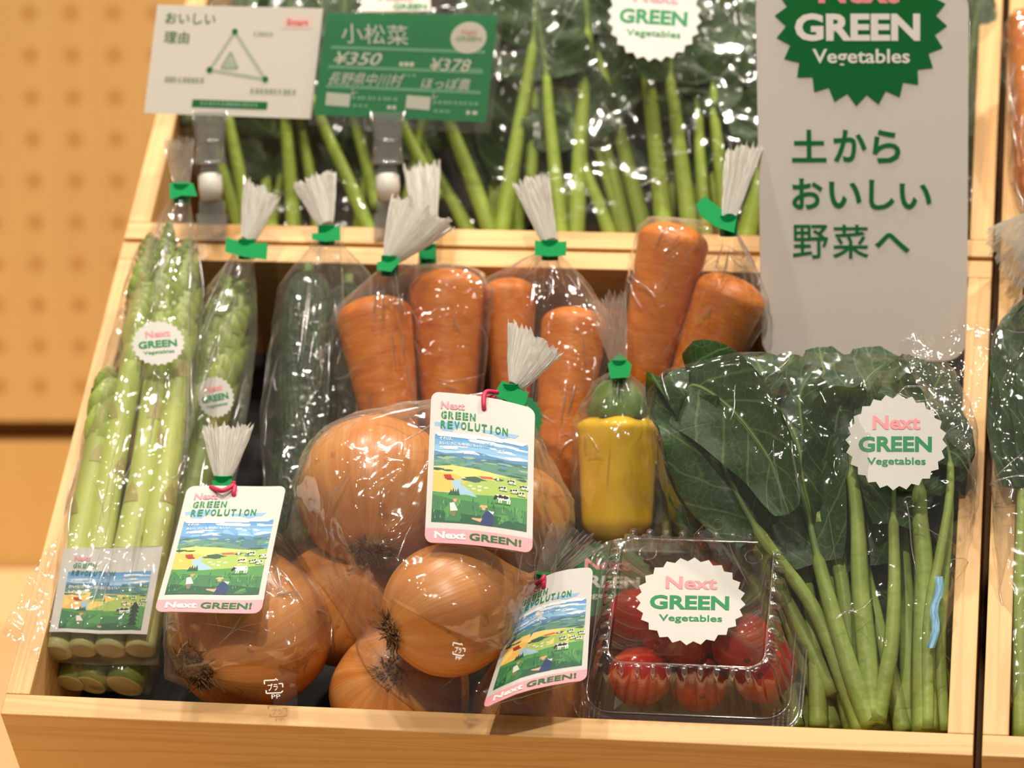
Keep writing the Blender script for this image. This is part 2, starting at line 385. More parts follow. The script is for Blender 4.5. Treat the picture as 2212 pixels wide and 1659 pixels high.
def landscape(mb, S, X0, Y0, X1, Y1, rag=True, tree=False):
    """the painted farm scene printed on every card"""
    L = .007; R_ = random.Random(3)
    def T(p): return [(X0 + (X1 - X0) * x, Y0 + (Y1 - Y0) * y) for x, y in p]
    def pl(p, c, k=1): poly(mb, S, T(p), c, L * (1 + .35 * k))
    def blob(cx, cy, rx, ry, c, k, n=12, j=.35): pl([(min(1, max(0, cx + rx * (1 + R_.uniform(-j, j)) * math.cos(6.2832 * i / n))), min(1, max(0, cy + ry * (1 + R_.uniform(-j, j)) * math.sin(6.2832 * i / n)))) for i in range(n)], c, k)
    sky = [(96, 150, 200), (112, 164, 208), (136, 182, 216), (164, 200, 222), (186, 214, 226)]
    for i, c in enumerate(sky): pl([(0, i * .06), (1, i * .06), (1, .36), (0, .36)], c, .2 * i)
    for i in range(14): cy = R_.uniform(.03, .2); blob(R_.uniform(.05, .95), cy, R_.uniform(.06, .16), R_.uniform(.008, .022), R_.choice([(226, 230, 230), (206, 220, 230), (120, 164, 206)]), 1.3 + .04 * i)
    blob(.8, .13, .06, .015, (238, 238, 234), 2)
    pl([(0, .19), (.12, .215), (.3, .2), (.45, .17), (.6, .2), (.8, .215), (1, .19), (1, .4), (0, .4)], (92, 138, 178), 2.1)
    pl([(0, .24), (.2, .225), (.4, .25), (.62, .235), (.85, .24), (1, .23), (1, .45), (0, .45)], (84, 124, 140), 2.3)
    pl([(0, .29), (.3, .27), (.5, .3), (.7, .27), (1, .28), (1, .5), (0, .5)], (96, 142, 124), 2.5)
    for i in range(26): blob(R_.uniform(.02, .98), R_.uniform(.24, .36), R_.uniform(.03, .09), R_.uniform(.006, .016), R_.choice([(70, 112, 124), (112, 156, 130), (72, 118, 96), (142, 176, 142)]), 2.7 + .02 * i)
    pl([(0, .37), (.2, .35), (.45, .37), (.7, .40), (1, .43), (1, .66), (0, .66)], (240, 208, 122), 3.4)
    pl([(0, .43), (.25, .45), (.38, .52), (.2, .64), (0, .66)], (240, 186, 96), 3.6)
    pl([(.3, .5), (.5, .44), (.75, .42), (1, .4), (1, .68), (.3, .68)], (164, 188, 98), 3.8)
    pl([(.2, .52), (.32, .5), (.3, .56), (.42, .64), (.48, .69), (.3, .68), (.22, .6)], (158, 192, 212), 4)
    for x, y, a, b in ((.04, .4, .1, .016), (.16, .41, .06, .012), (.45, .49, .1, .028), (.36, .5, .05, .014), (.7, .46, .05, .02), (.95, .42, .06, .014), (.88, .39, .1, .01)): blob(x, y, a, b, (62, 96, 78), 4.2)
    pl([(.11, .46), (.19, .455), (.21, .50), (.13, .51)], (176, 60, 46), 4.5); pl([(.14, .5), (.22, .5), (.23, .52), (.15, .52)], (140, 52, 40), 4.6)
    pl([(.5, .445), (.63, .44), (.65, .465), (.52, .47)], (226, 92, 66), 4.5); pl([(.68, .43), (.705, .43), (.705, .47), (.68, .47)], (214, 200, 190), 4.5)
    for x, y in ((.4, .57), (.5, .565), (.57, .575), (.5, .61), (.44, .6)): blob(x, y, .025, .012, (222, 226, 186), 4.5, 8, .15)
    pl([(0, .655), (.3, .68), (.55, .66), (.8, .64), (1, .62), (1, 1), (0, 1)], (84, 146, 80), 4.8)
    pl([(0, .69), (.2, .735), (.45, .75), (.7, .77), (1, .77), (1, 1), (0, 1)], (66, 122, 78), 5)
    pl([(0, .86), (.4, .9), (.7, .88), (1, .92), (1, 1), (0, 1)], (44, 92, 66), 5.2)
    for i in range(90):
        x, y = R_.uniform(.02, .98), R_.uniform(.74, .97); a = R_.uniform(-.012, .012)
        pl([(x - .006, y), (x + .006, y), (min(1, max(0, x + a)), y - R_.uniform(.03, .07))], R_.choice([(98, 158, 98), (126, 176, 110), (44, 92, 64), (58, 116, 74), (82, 138, 96)]), 5.4 + .01 * i)
    for k, x in enumerate((.2, .225, .25, .275)): pl([(x, .62 - .015 * (k % 2)), (x + .02, .69), (x - .03, .69)], (52, 90, 66), 5.3)
    def cow(x, y, s):
        pl([(x, y), (x + .13 * s, y - .005), (x + .14 * s, y + .05 * s), (x + .03 * s, y + .055 * s)], (232, 230, 220), 6.5)
        for a in (.03, .05, .11, .13): pl([(x + a * s, y + .04 * s), (x + (a + .015) * s, y + .04 * s), (x + (a + .01) * s, y + .085 * s), (x + a * s, y + .085 * s)], (226, 224, 214), 6.5)
        pl([(x, y + .005), (x - .02 * s, y + .05 * s), (x - .005 * s, y + .06 * s), (x + .03 * s, y + .02 * s)], (40, 42, 44), 6.7)
        blob(x + .05 * s, y + .02 * s, .025 * s, .018 * s, (40, 42, 44), 6.8); blob(x + .1 * s, y + .02 * s, .025 * s, .02 * s, (40, 42, 44), 6.8)
        pl([(x - .01 * s, y + .085 * s), (x + .15 * s, y + .085 * s), (x + .14 * s, y + .1 * s), (x, y + .1 * s)], (50, 96, 58), 6.2)
    cow(.67, .63, 1.1)
    for x, y in ((.83, .54), (.9, .56), (.71, .53), (.93, .48), (.8, .44)): cow(x, y, .55)
    pl([(.19, .78), (.235, .77), (.26, .82), (.28, .86), (.2, .87)], (224, 222, 210), 7); blob(.245, .75, .018, .016, (206, 160, 130), 7.1, 10, .1)
    pl([(.215, .735), (.26, .725), (.285, .745), (.22, .745)], (226, 140, 84), 7.2); pl([(.2, .87), (.26, .87), (.25, .93), (.22, .93)], (126, 120, 84), 6.9)
    pl([(.54, .9), (.57, .84), (.63, .83), (.66, .9), (.65, 1), (.52, 1)], (48, 66, 106), 7); blob(.55, .81, .022, .022, (218, 168, 138), 7.1, 10, .1)
    pl([(.5, .80), (.525, .775), (.585, .775), (.59, .8)], (232, 176, 110), 7.2); pl([(.54, .93), (.43, .93), (.43, .945), (.52, .97)], (216, 166, 136), 7.3); pl([(.6, .83), (.66, .835), (.65, .87)], (226, 224, 216), 7.2)
    if tree:
        for k in range(5): pl([(.88, .52 + .07 * k), (.94, .64 + .07 * k), (.82, .64 + .07 * k)], (36, 58, 48), 7.4)
def stencil(mb, S, x0, y0, y1, wtot, txt, col, slant=.0, bg=None):
    k = len(txt); cw = wtot / k
    for i, ch in enumerate(txt):
        a = x0 + i * cw; g = .12 if ch not in 'I' else .3
        ia, ib_ = (.38, .62) if ch == 'I' else (.10, .88)
        text(mb, S, ch, (a + cw * ia, y0, a + cw * ib_, y1), col, .03, .03, slant)
        s = slant * (y1 - y0)
        if bg and ch != 'I': poly(mb, S, [(a + cw * .40 + s, y0), (a + cw * .47 + s, y0), (a + cw * .47, y1), (a + cw * .40, y1)], bg, .034)
def tag_art(mb, S):
    plate(mb, S, rounded(0, 0, 1, 1, .075, .052), PAPER)
    # blue brush clouds behind the title
    for p in ([(.04, .205), (.32, .195), (.3, .235), (.05, .23)], [(.1, .235), (.26, .232), (.22, .262), (.12, .256)], [(.5, .228), (.86, .222), (.82, .25), (.52, .248)], [(.62, .25), (.78, .248), (.7, .27)]): poly(mb, S, p, (140, 178, 214), .006)
    landscape(mb, S, .055, .285, .945, .865)
    for a, b, w_ in ((.055, .5, .02), (.4, .75, .016), (.62, .945, .012)): poly(mb, S, [(a, .272), (b, .272), (b - .05, .285 + w_), (a + .03, .285 + w_ * .6)], (224, 228, 230), .02)
    text(mb, S, 'Next', (.1, .062, .335, .112), (234, 150, 160), .03, .03); stencil(mb, S, .1, .128, .178, .35, 'GREEN', GREEN, 0, PAPER)
    stencil(mb, S, .1, .192, .245, .66, 'REVOLUTION', GREEN, 0, None)
    for k, (t, w_) in enumerate((('それは、', .13), ('おいしさにも地球にもいい', .43), ('土の革命。', .17))): text(mb, S, t, (.1, .302 + .032 * k, .1 + w_, .322 + .032 * k), (236, 238, 238), .032, .012)
    pk = [p for p in rounded(0, 0, 1, 1, .075, .052) if p[1] > .91]; poly(mb, S, [(0, .905), (1, .905)] + pk, PINK, .012)
    text(mb, S, 'Next', (.09, .925, .385, .972), (240, 236, 228), .03, .035); text(mb, S, 'GREEN!', (.42, .925, .9, .972), DGREEN, .03, .03)
def insert_art(mb, S):
    plate(mb, S, [(0, 0), (1, 0), (1, 1), (0, 1)], PAPER)
    landscape(mb, S, .09, .285, .93, .955, tree=True)
    text(mb, S, 'Next', (.13, .095, .29, .16), (234, 150, 160), .03, .03); stencil(mb, S, .125, .185, .245, .24, 'GREEN', GREEN, .1, PAPER)
    stencil(mb, S, .12, .275, .335, .44, 'REVOLUTION', (24, 108, 90), .1, None)
    for k, (t, w_) in enumerate((('それは、', .14), ('おいしさにも地球にもいい', .5), ('土の革命。', .19))): text(mb, S, t, (.13 - .01 * k, .385 + .062 * k, .13 + w_, .425 + .062 * k), (240, 240, 238), .032, .012)
def sticker_art(mb, S, ground=PAPER, c1=(236, 146, 150), c2=GREEN, c3=GREEN):
    plate(mb, S, teeth(.5, .5, .5, .455), ground, .012)
    text(mb, S, 'Next', (.27, .225, .74, .37), c1, .02, .03); text(mb, S, 'GREEN', (.13, .44, .85, .60), c2, .02, .035); text(mb, S, 'Vegetables', (.215, .66, .79, .755), c3, .02, .015)
def quad(tl, tr, br, bl): return [P3(tl), P3(tr), P3(br), P3(bl)]
def sticker_quad(cx, cy, rx, ry, w, tilt=0.0, dw=0.0, dx=0.0):
    """corners round a sticker centre; dw tips its top towards the viewer, tilt turns it in the picture"""
    o = []
    for sx, sy in ((-1, -1), (1, -1), (1, 1), (-1, 1)):
        x = sx * rx; y = sy * ry; o.append(at(cx + x * math.cos(tilt) - y * math.sin(tilt), cy + x * math.sin(tilt) + y * math.cos(tilt), w - sy * dw + sx * dx))
    return o
def sticker(parent, q, bend=.12, **k):
    mb = MB(); sticker_art(mb, Patch(q, lambda x, y: bend * (1 - (2 * x - 1) ** 2)), **k); return mb.build('sticker', M['print'], parent, smooth=False)
# ------------------------------------------------------------------ film bags
def hull_bvh(pts):
    bm = bmesh.new()
    for p in pts: bm.verts.new(p)
    bmesh.ops.convex_hull(bm, input=bm.verts[:]); bmesh.ops.delete(bm, geom=[v for v in bm.verts if not v.link_faces], context='VERTS')
    t = BVHTree.FromBMesh(bm); return t, bm
def film_body(parent, pts, base, neck, seed, nt=64, ns=144, neck_r=.35, grow=1.04, amp=.10, creases=16, segs=22, extra=(), mat='film', name='film', folds=46):
    R_ = random.Random(seed); base, neck = V(base), V(neck); x, y, a = frame(neck - base); L = (neck - base).length
    cen = sum((V(p) for p in pts), V()) / len(pts)
    P = [cen + (V(p) - cen) * grow for p in pts] + [V(e) for e in extra]
    P += [neck + (x * math.cos(t) + y * math.sin(t)) * neck_r for t in [k * .7854 for k in range(8)]]
    tree, bm = hull_bvh(P)
    cr = [(R_.uniform(0, 6.283), R_.uniform(.05, .13), R_.uniform(.08, .26) * amp * 10, R_.uniform(.35, .85)) for _ in range(creases)]
    sg = []
    for _ in range(segs):
        th, t0 = R_.uniform(0, 6.283), R_.uniform(.05, .95); an = R_.uniform(-1.5, 1.5); ln = R_.uniform(.1, .3)
        sg.append((th, t0, math.cos(an) * ln * 2.2, math.sin(an) * ln, R_.uniform(.08, .26) * amp * 10))
    rows, gr = [], []
    for i in range(nt):
        t = i / (nt - 1); t2 = t ** .9; c = base + a * (L * t2); row = []
        for j in range(ns):
            th = 2 * math.pi * j / ns; dr = x * math.cos(th) + y * math.sin(th)
            hit = tree.ray_cast(c + dr * 60, -dr); q = hit[0]
            rad = max(neck_r, (q - c).dot(dr)) if q is not None else neck_r
            h = 0
            for (a0, w_, am, t0) in cr:
                dd = abs((th - a0 + math.pi) % (2 * math.pi) - math.pi)
                if dd < w_ and t > t0: h += am * (1 - dd / w_) * min(1, (t - t0) * 4) * min(1, rad / 1.5)
            for (a0, t0, dx, dt, am) in sg:
                px_ = ((th - a0 + math.pi) % (2 * math.pi) - math.pi); py_ = (t - t0) * 3
                l2 = dx * dx + dt * dt * 9; k = max(0, min(1, (px_ * dx + py_ * dt * 3) / l2)); dd = math.hypot(px_ - k * dx, py_ - k * dt * 3)
                if dd < .08: h += am * (1 - dd / .08) * math.sin(math.pi * min(1, max(.15, k)))
            p = c + dr * rad
            nn = 1 - abs(noise.noise(p * .55 + V((seed, 0, 0)))) * 2
            h += amp * (.5 + nn * .9) * min(1, rad / 1.2)
            row.append(c + dr * (rad + h * min(1, (1 - t) * 6 + .1)))
        rows.append(row)
    mb = MB(); b = mb.grid(rows, cv=True)
    hit = tree.ray_cast(base - a * 60, a)[0]; tip = mb.vert(hit if hit is not None else base - a * .5)
    for j in range(ns): mb.face((b + (j + 1) % ns, b + j, tip))
    # sharp folds standing up from the film, most of them running towards the neck, some bursting from one point
    def on(th, t):
        i = min(nt - 1.001, max(0, t * (nt - 1))); j = (th / 6.28318 * ns) % ns; i0, j0 = int(i), int(j); a_, b_ = i - i0, j - j0
        p00, p01, p10, p11 = rows[i0][j0], rows[i0][(j0 + 1) % ns], rows[i0 + 1][j0], rows[i0 + 1][(j0 + 1) % ns]
        return (p00 * (1 - b_) + p01 * b_) * (1 - a_) + (p10 * (1 - b_) + p11 * b_) * a_
    lines = []
    for _ in range(folds):
        th, t0 = R_.uniform(0, 6.283), R_.uniform(.06, .9); k = R_.random()
        if k < .62: lines.append((th, t0, R_.uniform(-.12, .12), R_.uniform(.08, .3)))
        elif k < .84: lines.append((th, t0, R_.uniform(.2, .7) * R_.choice((-1, 1)), R_.uniform(-.12, .12)))
        else:
            for _b in range(R_.randint(2, 4)): an = R_.uniform(0, 6.283); lines.append((th, t0, math.cos(an) * R_.uniform(.12, .5), math.sin(an) * R_.uniform(.05, .16)))
    for th, t0, dth, dt in lines:
        bend_ = R_.uniform(-.03, .03); pp = []
        for q in range(13):
            f_ = q / 12; tt = t0 + dt * f_ + bend_ * math.sin(3.14 * f_)
            if tt < .01 or tt > .985: continue
            p = on(th + dth * f_, tt); o_ = (p - (base + a * ((p - base).dot(a)))).normalized(); pp.append(p + o_ * .015)
        if len(pp) < 4: continue
        w_ = R_.uniform(.022, .07); tube(mb, pp, [max(.004, w_ * math.sin(3.14159 * (q + .3) / (len(pp) - .4)) ** .7) for q in range(len(pp))], 5, False, m=1)
    bm.free(); return mb.build(name, [M[mat], M['fold']], parent)
def tuft(parent, neck, tl, tr, seed, r0=.4, thick=.32, name='gathered_top', cols=72, rows=9, mat='tuft'):
    R_ = random.Random(seed); neck, tl, tr = V(neck), V(tl), V(tr); mid = (tl + tr) * .5; hx = (tr - tl) * .5; hw = hx.length
    up = mid - neck; z = hx.cross(up).normalized(); xh = hx.normalized()
    ln = [R_.uniform(.90, 1.04) for _ in range(cols)]; zz = [R_.uniform(.55, 1.25) for _ in range(cols)]
    rws = []
    for i in range(rows):
        t = i / (rows - 1); row = []
        for j in range(cols):
            ph = 2 * math.pi * j / cols; k = 1 + (.30 if j % 2 else -.30) * zz[j] * (.35 + t); tt = t * (ln[j] if i == rows - 1 else 1)
            wx = r0 + (hw - r0) * tt ** .85; wz = r0 + (hw * thick - r0) * tt
            skew = hx * 0
            row.append(neck + up * tt + (hx * (math.cos(ph) * wx / hw)) + z * (math.sin(ph) * wz * k) + xh * (.05 * R_.uniform(-1, 1) * t) + up * (.0))
        rws.append(row)
    mb = MB(); mb.grid(rws, cv=True); return mb.build(name, M[mat], parent, smooth=False)
def tape(parent, neck, px, w, r0=.46, zig=False, th=.22, ring=True):
    mb = MB(); neck = V(neck); q = [at(x, y, w) for x, y in px]; b = len(mb.v); k = len(q)
    for p in q: mb.vert(p + CBV * .62)
    for p in q: mb.vert(p + CBV * (.62 - th))
    mb.face([b + i for i in range(k)]); mb.face([b + k + i for i in range(k)][::-1])
    for i in range(k): mb.face((b + i, b + k + i, b + k + (i + 1) % k, b + (i + 1) % k))
    if ring:
        up = cdir(0, 1, .1); tube(mb, [neck - up * .55, neck + up * .55], [r0, r0], 16)
    o = mb.build('tape', M['tape'], parent, smooth=False); o['label'] = 'green tape'; return o
def ribbon(parent, pts, rr=.13, loop=None):
    mb = MB(); tube(mb, spline([V(p) for p in pts], 8), rr, 8)
    return mb.build('ribbon', M['ribbon'], parent)
def sheet(parent, q, seed, name='film_flap', amp=.16, nu=26, nv=26, mat='film'):
    """a loose crumpled sheet of film between four corners"""
    q = [V(p) for p in q]; nrm = (q[3] - q[0]).cross(q[1] - q[0]).normalized(); rows = []
    for i in range(nu):
        row = []
        for j in range(nv):
            x, y = j / (nv - 1), i / (nu - 1); p = (q[0] * (1 - x) + q[1] * x) * (1 - y) + (q[3] * (1 - x) + q[2] * x) * y
            h = (1 - 2 * abs(noise.noise(p * .45 + V((seed, 1, 2))))) + .5 * (1 - 2 * abs(noise.noise(p * 1.1 + V((seed, 4, 2)))))
            row.append(p + nrm * (amp * h * 1.6) + (q[1] - q[0]) * (.012 * noise.noise(p * .8)))
        rows.append(row)
    mb = MB(); mb.grid(rows); return mb.build(name, M[mat], parent)

# ------------------------------------------------------------------ the setting (metres)
def struct(name, boxes, mat, gc=None, grain=0):
    mb = MB()
    for lo, hi in boxes:
        b = len(mb.v); bm = bmesh.new(); bmesh.ops.create_cube(bm, size=1)
        for v in bm.verts: v.co = V([(lo[k] + hi[k]) / 2 + v.co[k] * (hi[k] - lo[k]) for k in range(3)])
        def g(p):
            if gc: return gc(p)
            q = [p[0] * 100, p[1] * 100, p[2] * 100]; x = q.pop(grain); return (x, q[0], q[1])
        from_bm(mb, bm, g); bm.free()
    me = bpy.data.meshes.new(name); me.from_pydata(mb.v, [], mb.f); me.materials.append(mat)
    a = me.attributes.new('gc', 'FLOAT_VECTOR', 'POINT'); a.data.foreach_set('vector', [x for g_ in mb.g for x in g_])
    o = bpy.data.objects.new(name, me); COL.objects.link(o); o['kind'] = 'structure'; return o
WY = 2.40
struct('wall_back', [((-2.4, WY, .695), (2.4, WY + .03, 3.0))], M['panel'], lambda p: ((p[0] + .334) / .029 + .5, (p[2] - .720) / .0294 + .5, 1.0))
struct('trim_1', [((-2.4, WY + .018, .679), (2.4, WY + .03, .695))], M['shadowgap'])
struct('trim_2', [((-2.4, WY, .58), (2.4, WY + .03, .679))], M['panel'], lambda p: (p[0] / .029, p[2] / .0294, 0.0))
struct('floor', [((-2.4, -1.5, -.05), (2.4, WY + .03, 0))], plain('shop_floor', (176, 158, 132), .5))
ct = MB()
def wbox(mb, lo, hi, bev=.2, grain=0):
    bm = bmesh.new(); bmesh.ops.create_cube(bm, size=1)
    for v in bm.verts: v.co = V([(lo[k] + hi[k]) / 2 + v.co[k] * (hi[k] - lo[k]) for k in range(3)])
    bmesh.ops.bevel(bm, geom=bm.edges[:], offset=.003, segments=2, affect='EDGES')
    G = {}
    bm.verts.index_update(); b = len(mb.v)
    for v in bm.verts:
        q = [v.co[0] * 100, v.co[1] * 100, v.co[2] * 100]; x = q.pop(grain); mb.vert(loc_of(v.co), (x, q[0], q[1]))
    for f in bm.faces: mb.face([b + v.index for v in f.verts])
    bm.free()
CT_Z = .588
counter = thing('display_counter', 'pale wooden counter under and left of the pine crates', 'counter', loc_of((-.3, 1.9, 0)))
wbox(ct, (-1.2, 1.45, CT_Z - .03), (1.6, WY - .002, CT_Z)); ct.build('counter_top', M['counter'], counter, smooth=False)
ct = MB(); wbox(ct, (-1.15, 1.5, 0), (1.55, WY - .01, CT_Z - .0305)); ct.build('cabinet', M['wood'], counter, smooth=False)

# ------------------------------------------------------------------ crates and the stand they lie on
CW, CV0, CV1, CD, BT = 48.2, -.85, 31.45, -8.4, 1.25
def crate(u0, v0, u1, v1, label, seed):
    o = thing('wooden_crate', label, 'crate', ((u0 + u1) / 2, v0, CD), 'pine crates on the display')
    k = seed * 13.7
    for nm, lo, hi, g in (('front_board', (u0, v0, CD), (u1, v0 + BT, 0), 0), ('back_board', (u0, v1 - BT, CD), (u1, v1, 0), 0),
                          ('side_board', (u0, v0 + BT + .004, CD), (u0 + BT, v1 - BT - .004, 0), 1), ('side_board', (u1 - BT, v0 + BT + .004, CD), (u1, v1 - BT - .004, 0), 1),
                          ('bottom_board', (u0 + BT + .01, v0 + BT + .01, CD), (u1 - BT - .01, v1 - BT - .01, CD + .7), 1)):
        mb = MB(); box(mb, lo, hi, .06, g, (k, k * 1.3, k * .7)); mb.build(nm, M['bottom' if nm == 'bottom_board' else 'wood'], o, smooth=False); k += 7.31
    return o
crate(0, CV0, CW, CV1, 'pine crate in front, filled with onions, carrots, asparagus and tomatoes', 1)
crate(0, CV1 + .28, CW, 64, 'pine crate behind the front one, filled with bagged leafy greens', 2)
crate(CW + .42, CV0, 96.6, CV1, 'pine crate cut off by the right edge, beside the spinach bag', 3)
crate(CW + .42, CV1 + .28, 96.6, 64, 'pine crate at the upper right edge, holding bagged carrots', 4)
st = thing('display_stand', 'sloping wooden stand carrying the pine crates', 'stand', (48, 0, CD - 1.6))
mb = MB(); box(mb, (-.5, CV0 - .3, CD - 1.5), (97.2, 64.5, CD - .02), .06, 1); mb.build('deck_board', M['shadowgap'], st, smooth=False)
def wedge(u):
    mb = MB(); zc = CT_Z
    A = [(u, CV0, CD - 1.52), (u, 64, CD - 1.52)]; q = [W(p) for p in A]; q += [V((q[1].x, q[1].y, zc + .001)), V((q[0].x, q[0].y, zc + .001))]
    s = (RACK @ V((1, 0, 0))) * .02; b = 0
    for p in q: mb.vert(loc_of(p))
    for p in q: mb.vert(loc_of(p + s))
    mb.face((0, 1, 2, 3)); mb.face((7, 6, 5, 4))
    for i in range(4): mb.face((i, 4 + i, 4 + (i + 1) % 4, (i + 1) % 4))
    return mb
for u in (0, 47, 94.5): wedge(u).build('side_panel', M['wood'], st, smooth=False)

# ------------------------------------------------------------------ vegetables
def onion(c, rad, ax, label, squash=.94, seed=0, group='onions in the front crate', neck=.5, tuft_k=1.0):
    """ax points at the root end"""
    R_ = random.Random(seed); c = V(c); ax = V(ax).normalized(); o = thing('onion', label, 'onion', c, group); mb = MB(); prof = []
    for k in range(33):
        ph = math.pi * k / 32; h = math.cos(ph) * rad * squash; q = math.sin(ph) * rad
        if k > 25: h -= ((k - 25) / 7) ** 2 * rad * neck * .5; q = max(q, rad * .1)
        prof.append((h, max(q, .03), k / 32))
    ks = {p[0]: p[2] for p in prof}
    x, y, a = frame(ax); rows, gr = [], []
    for h, q, z in prof:
        row, g_ = [], []
        for j in range(56):
            t = 2 * math.pi * j / 56; w_ = 1 + .018 * math.sin(3 * t + seed) + .012 * math.sin(7 * t + 2 * seed) + .02 * noise.noise(V((math.cos(t), math.sin(t), z * 2 + seed)))
            row.append(c + a * h + (x * math.cos(t) + y * math.sin(t)) * q * w_); g_.append((math.cos(t) + seed, math.sin(t) + seed * 2, z))
        rows.append(row); gr.append(g_)
    b = mb.grid(rows, gr, cv=True); mb.face([b + 32 * 56 + j for j in range(56)]); mb.face([b + j for j in range(56)][::-1])
    mb.build('bulb', M['onion'], o)
    rm = MB(); base = c + ax * rad * squash
    for k in range(int(150 * tuft_k)):
        t = R_.uniform(0, 6.283); s = R_.uniform(0, 1) ** .6 * rad * .27 * (.5 + .5 * tuft_k); dr = x * math.cos(t) + y * math.sin(t); p0 = base + dr * s - ax * (s * s / rad * .6 + .06)
        l = R_.uniform(.3, .9) * rad * .2 * tuft_k; side = dr * R_.uniform(-.3, 1.0) + x * R_.uniform(-.9, .9) + y * R_.uniform(-.9, .9)
        p1 = p0 + ax * l * .45 + side * l * .4; p2 = p1 + ax * l * R_.uniform(-.1, .3) + side * l * .6
        tube(rm, [p0, p1, p2], [.045, .04, .02], 4, False)
    rm.build('roots', M['roots'], o)['label'] = 'brown root tuft'; return [p for row in rows[::2] for p in row[::4]] + [base + ax * rad * .1]
def carrot_(top, tip, r1, r2, label, seed, group='carrots in the front crate'):
    top, tip = V(top), V(tip); ax = tip - top; L = ax.length; o = thing('carrot', label, 'carrot', (top + tip) / 2, group); mb = MB(); prof = []
    for k in range(12):
        a = math.pi / 2 * k / 11; prof.append((-math.cos(a) * r1 * .55 + r1 * .42, max(.02, math.sin(a) * r1)))
    prof[0] = (r1 * .02, .02); prof[1] = (-r1 * .06, r1 * .16); prof[2] = (-r1 * .1, r1 * .30)
    for k in range(1, 30):
        t = k / 29; rr = r1 + (r2 - r1) * t ** 1.15
        if t > .86: rr *= math.sqrt(max(.0, 1 - ((t - .86) / .145) ** 2))
        prof.append((r1 * .42 + (L - r1 * .42) * t, max(.02, rr)))
    rf = lambda t, h: 1 + .03 * math.sin(2 * t + seed + h * .2) + .012 * noise.noise(V((math.cos(t) * 2, math.sin(t) * 2, h * 1.3 + seed * 9)))
    lathe(mb, top, ax, prof, 40, rf, lambda t, h: (math.cos(t) * 2 + seed * 3, math.sin(t) * 2, h))
    mb.build('root', M['carrot'], o)
    cm = MB(); a = ax.normalized(); x, y, _ = frame(a)
    for k in range(9):
        t = 6.283 * k / 9; p = top + (x * math.cos(t) + y * math.sin(t)) * r1 * .12 * (k % 3 + .3) - a * .02
        tube(cm, [p + a * .1, p - a * (.14 + .06 * (k % 2))], [.07, .04], 5)
    cm.build('crown', plain('carrot_crown', (140, 98, 46), .7) if 'carrot_crown' not in bpy.data.materials else bpy.data.materials['carrot_crown'], o)
    return mb.v[::5]
def cucumber_(top, tip, r1, label, seed):
    top, tip = V(top), V(tip); ax = tip - top; L = ax.length; o = thing('cucumber', label, 'cucumber', (top + tip) / 2, 'cucumbers in the front crate'); mb = MB(); prof = []
    for k in range(70):
        t = k / 69; rr = r1 * (1 - abs(2 * t - 1) ** 7) ** .5 if 0 < t < 1 else .02
        prof.append((L * t, max(.03, rr * (.92 + .08 * math.sin(t * 3.1)))))
    R_ = random.Random(seed)
    rf = lambda t, h: 1 + .018 * math.cos(t * 9 + .3 * math.sin(h)) + .05 * max(0, noise.noise(V((math.cos(t) * 2.6, math.sin(t) * 2.6, h * 1.25 + seed * 5))) - .25)
    x, y, a = frame(ax)
    lathe(mb, top, ax, prof, 60, rf, lambda t, h: (math.cos(t) * 2 + seed, math.sin(t) * 2, h), lambda h: x * (.35 * math.sin(h / L * 3.1)))
    mb.build('body', M['cucumber'], o); sm = MB(); tube(sm, [top - a * .5 + a * .06, top - a * .1, top + a * .25], [.26, .28, .5], 10); sm.build('stalk_end', plain('cucumber_stalk', (120, 138, 74), .6) if 'cucumber_stalk' not in bpy.data.materials else bpy.data.materials['cucumber_stalk'], o)
    return mb.v[::6]
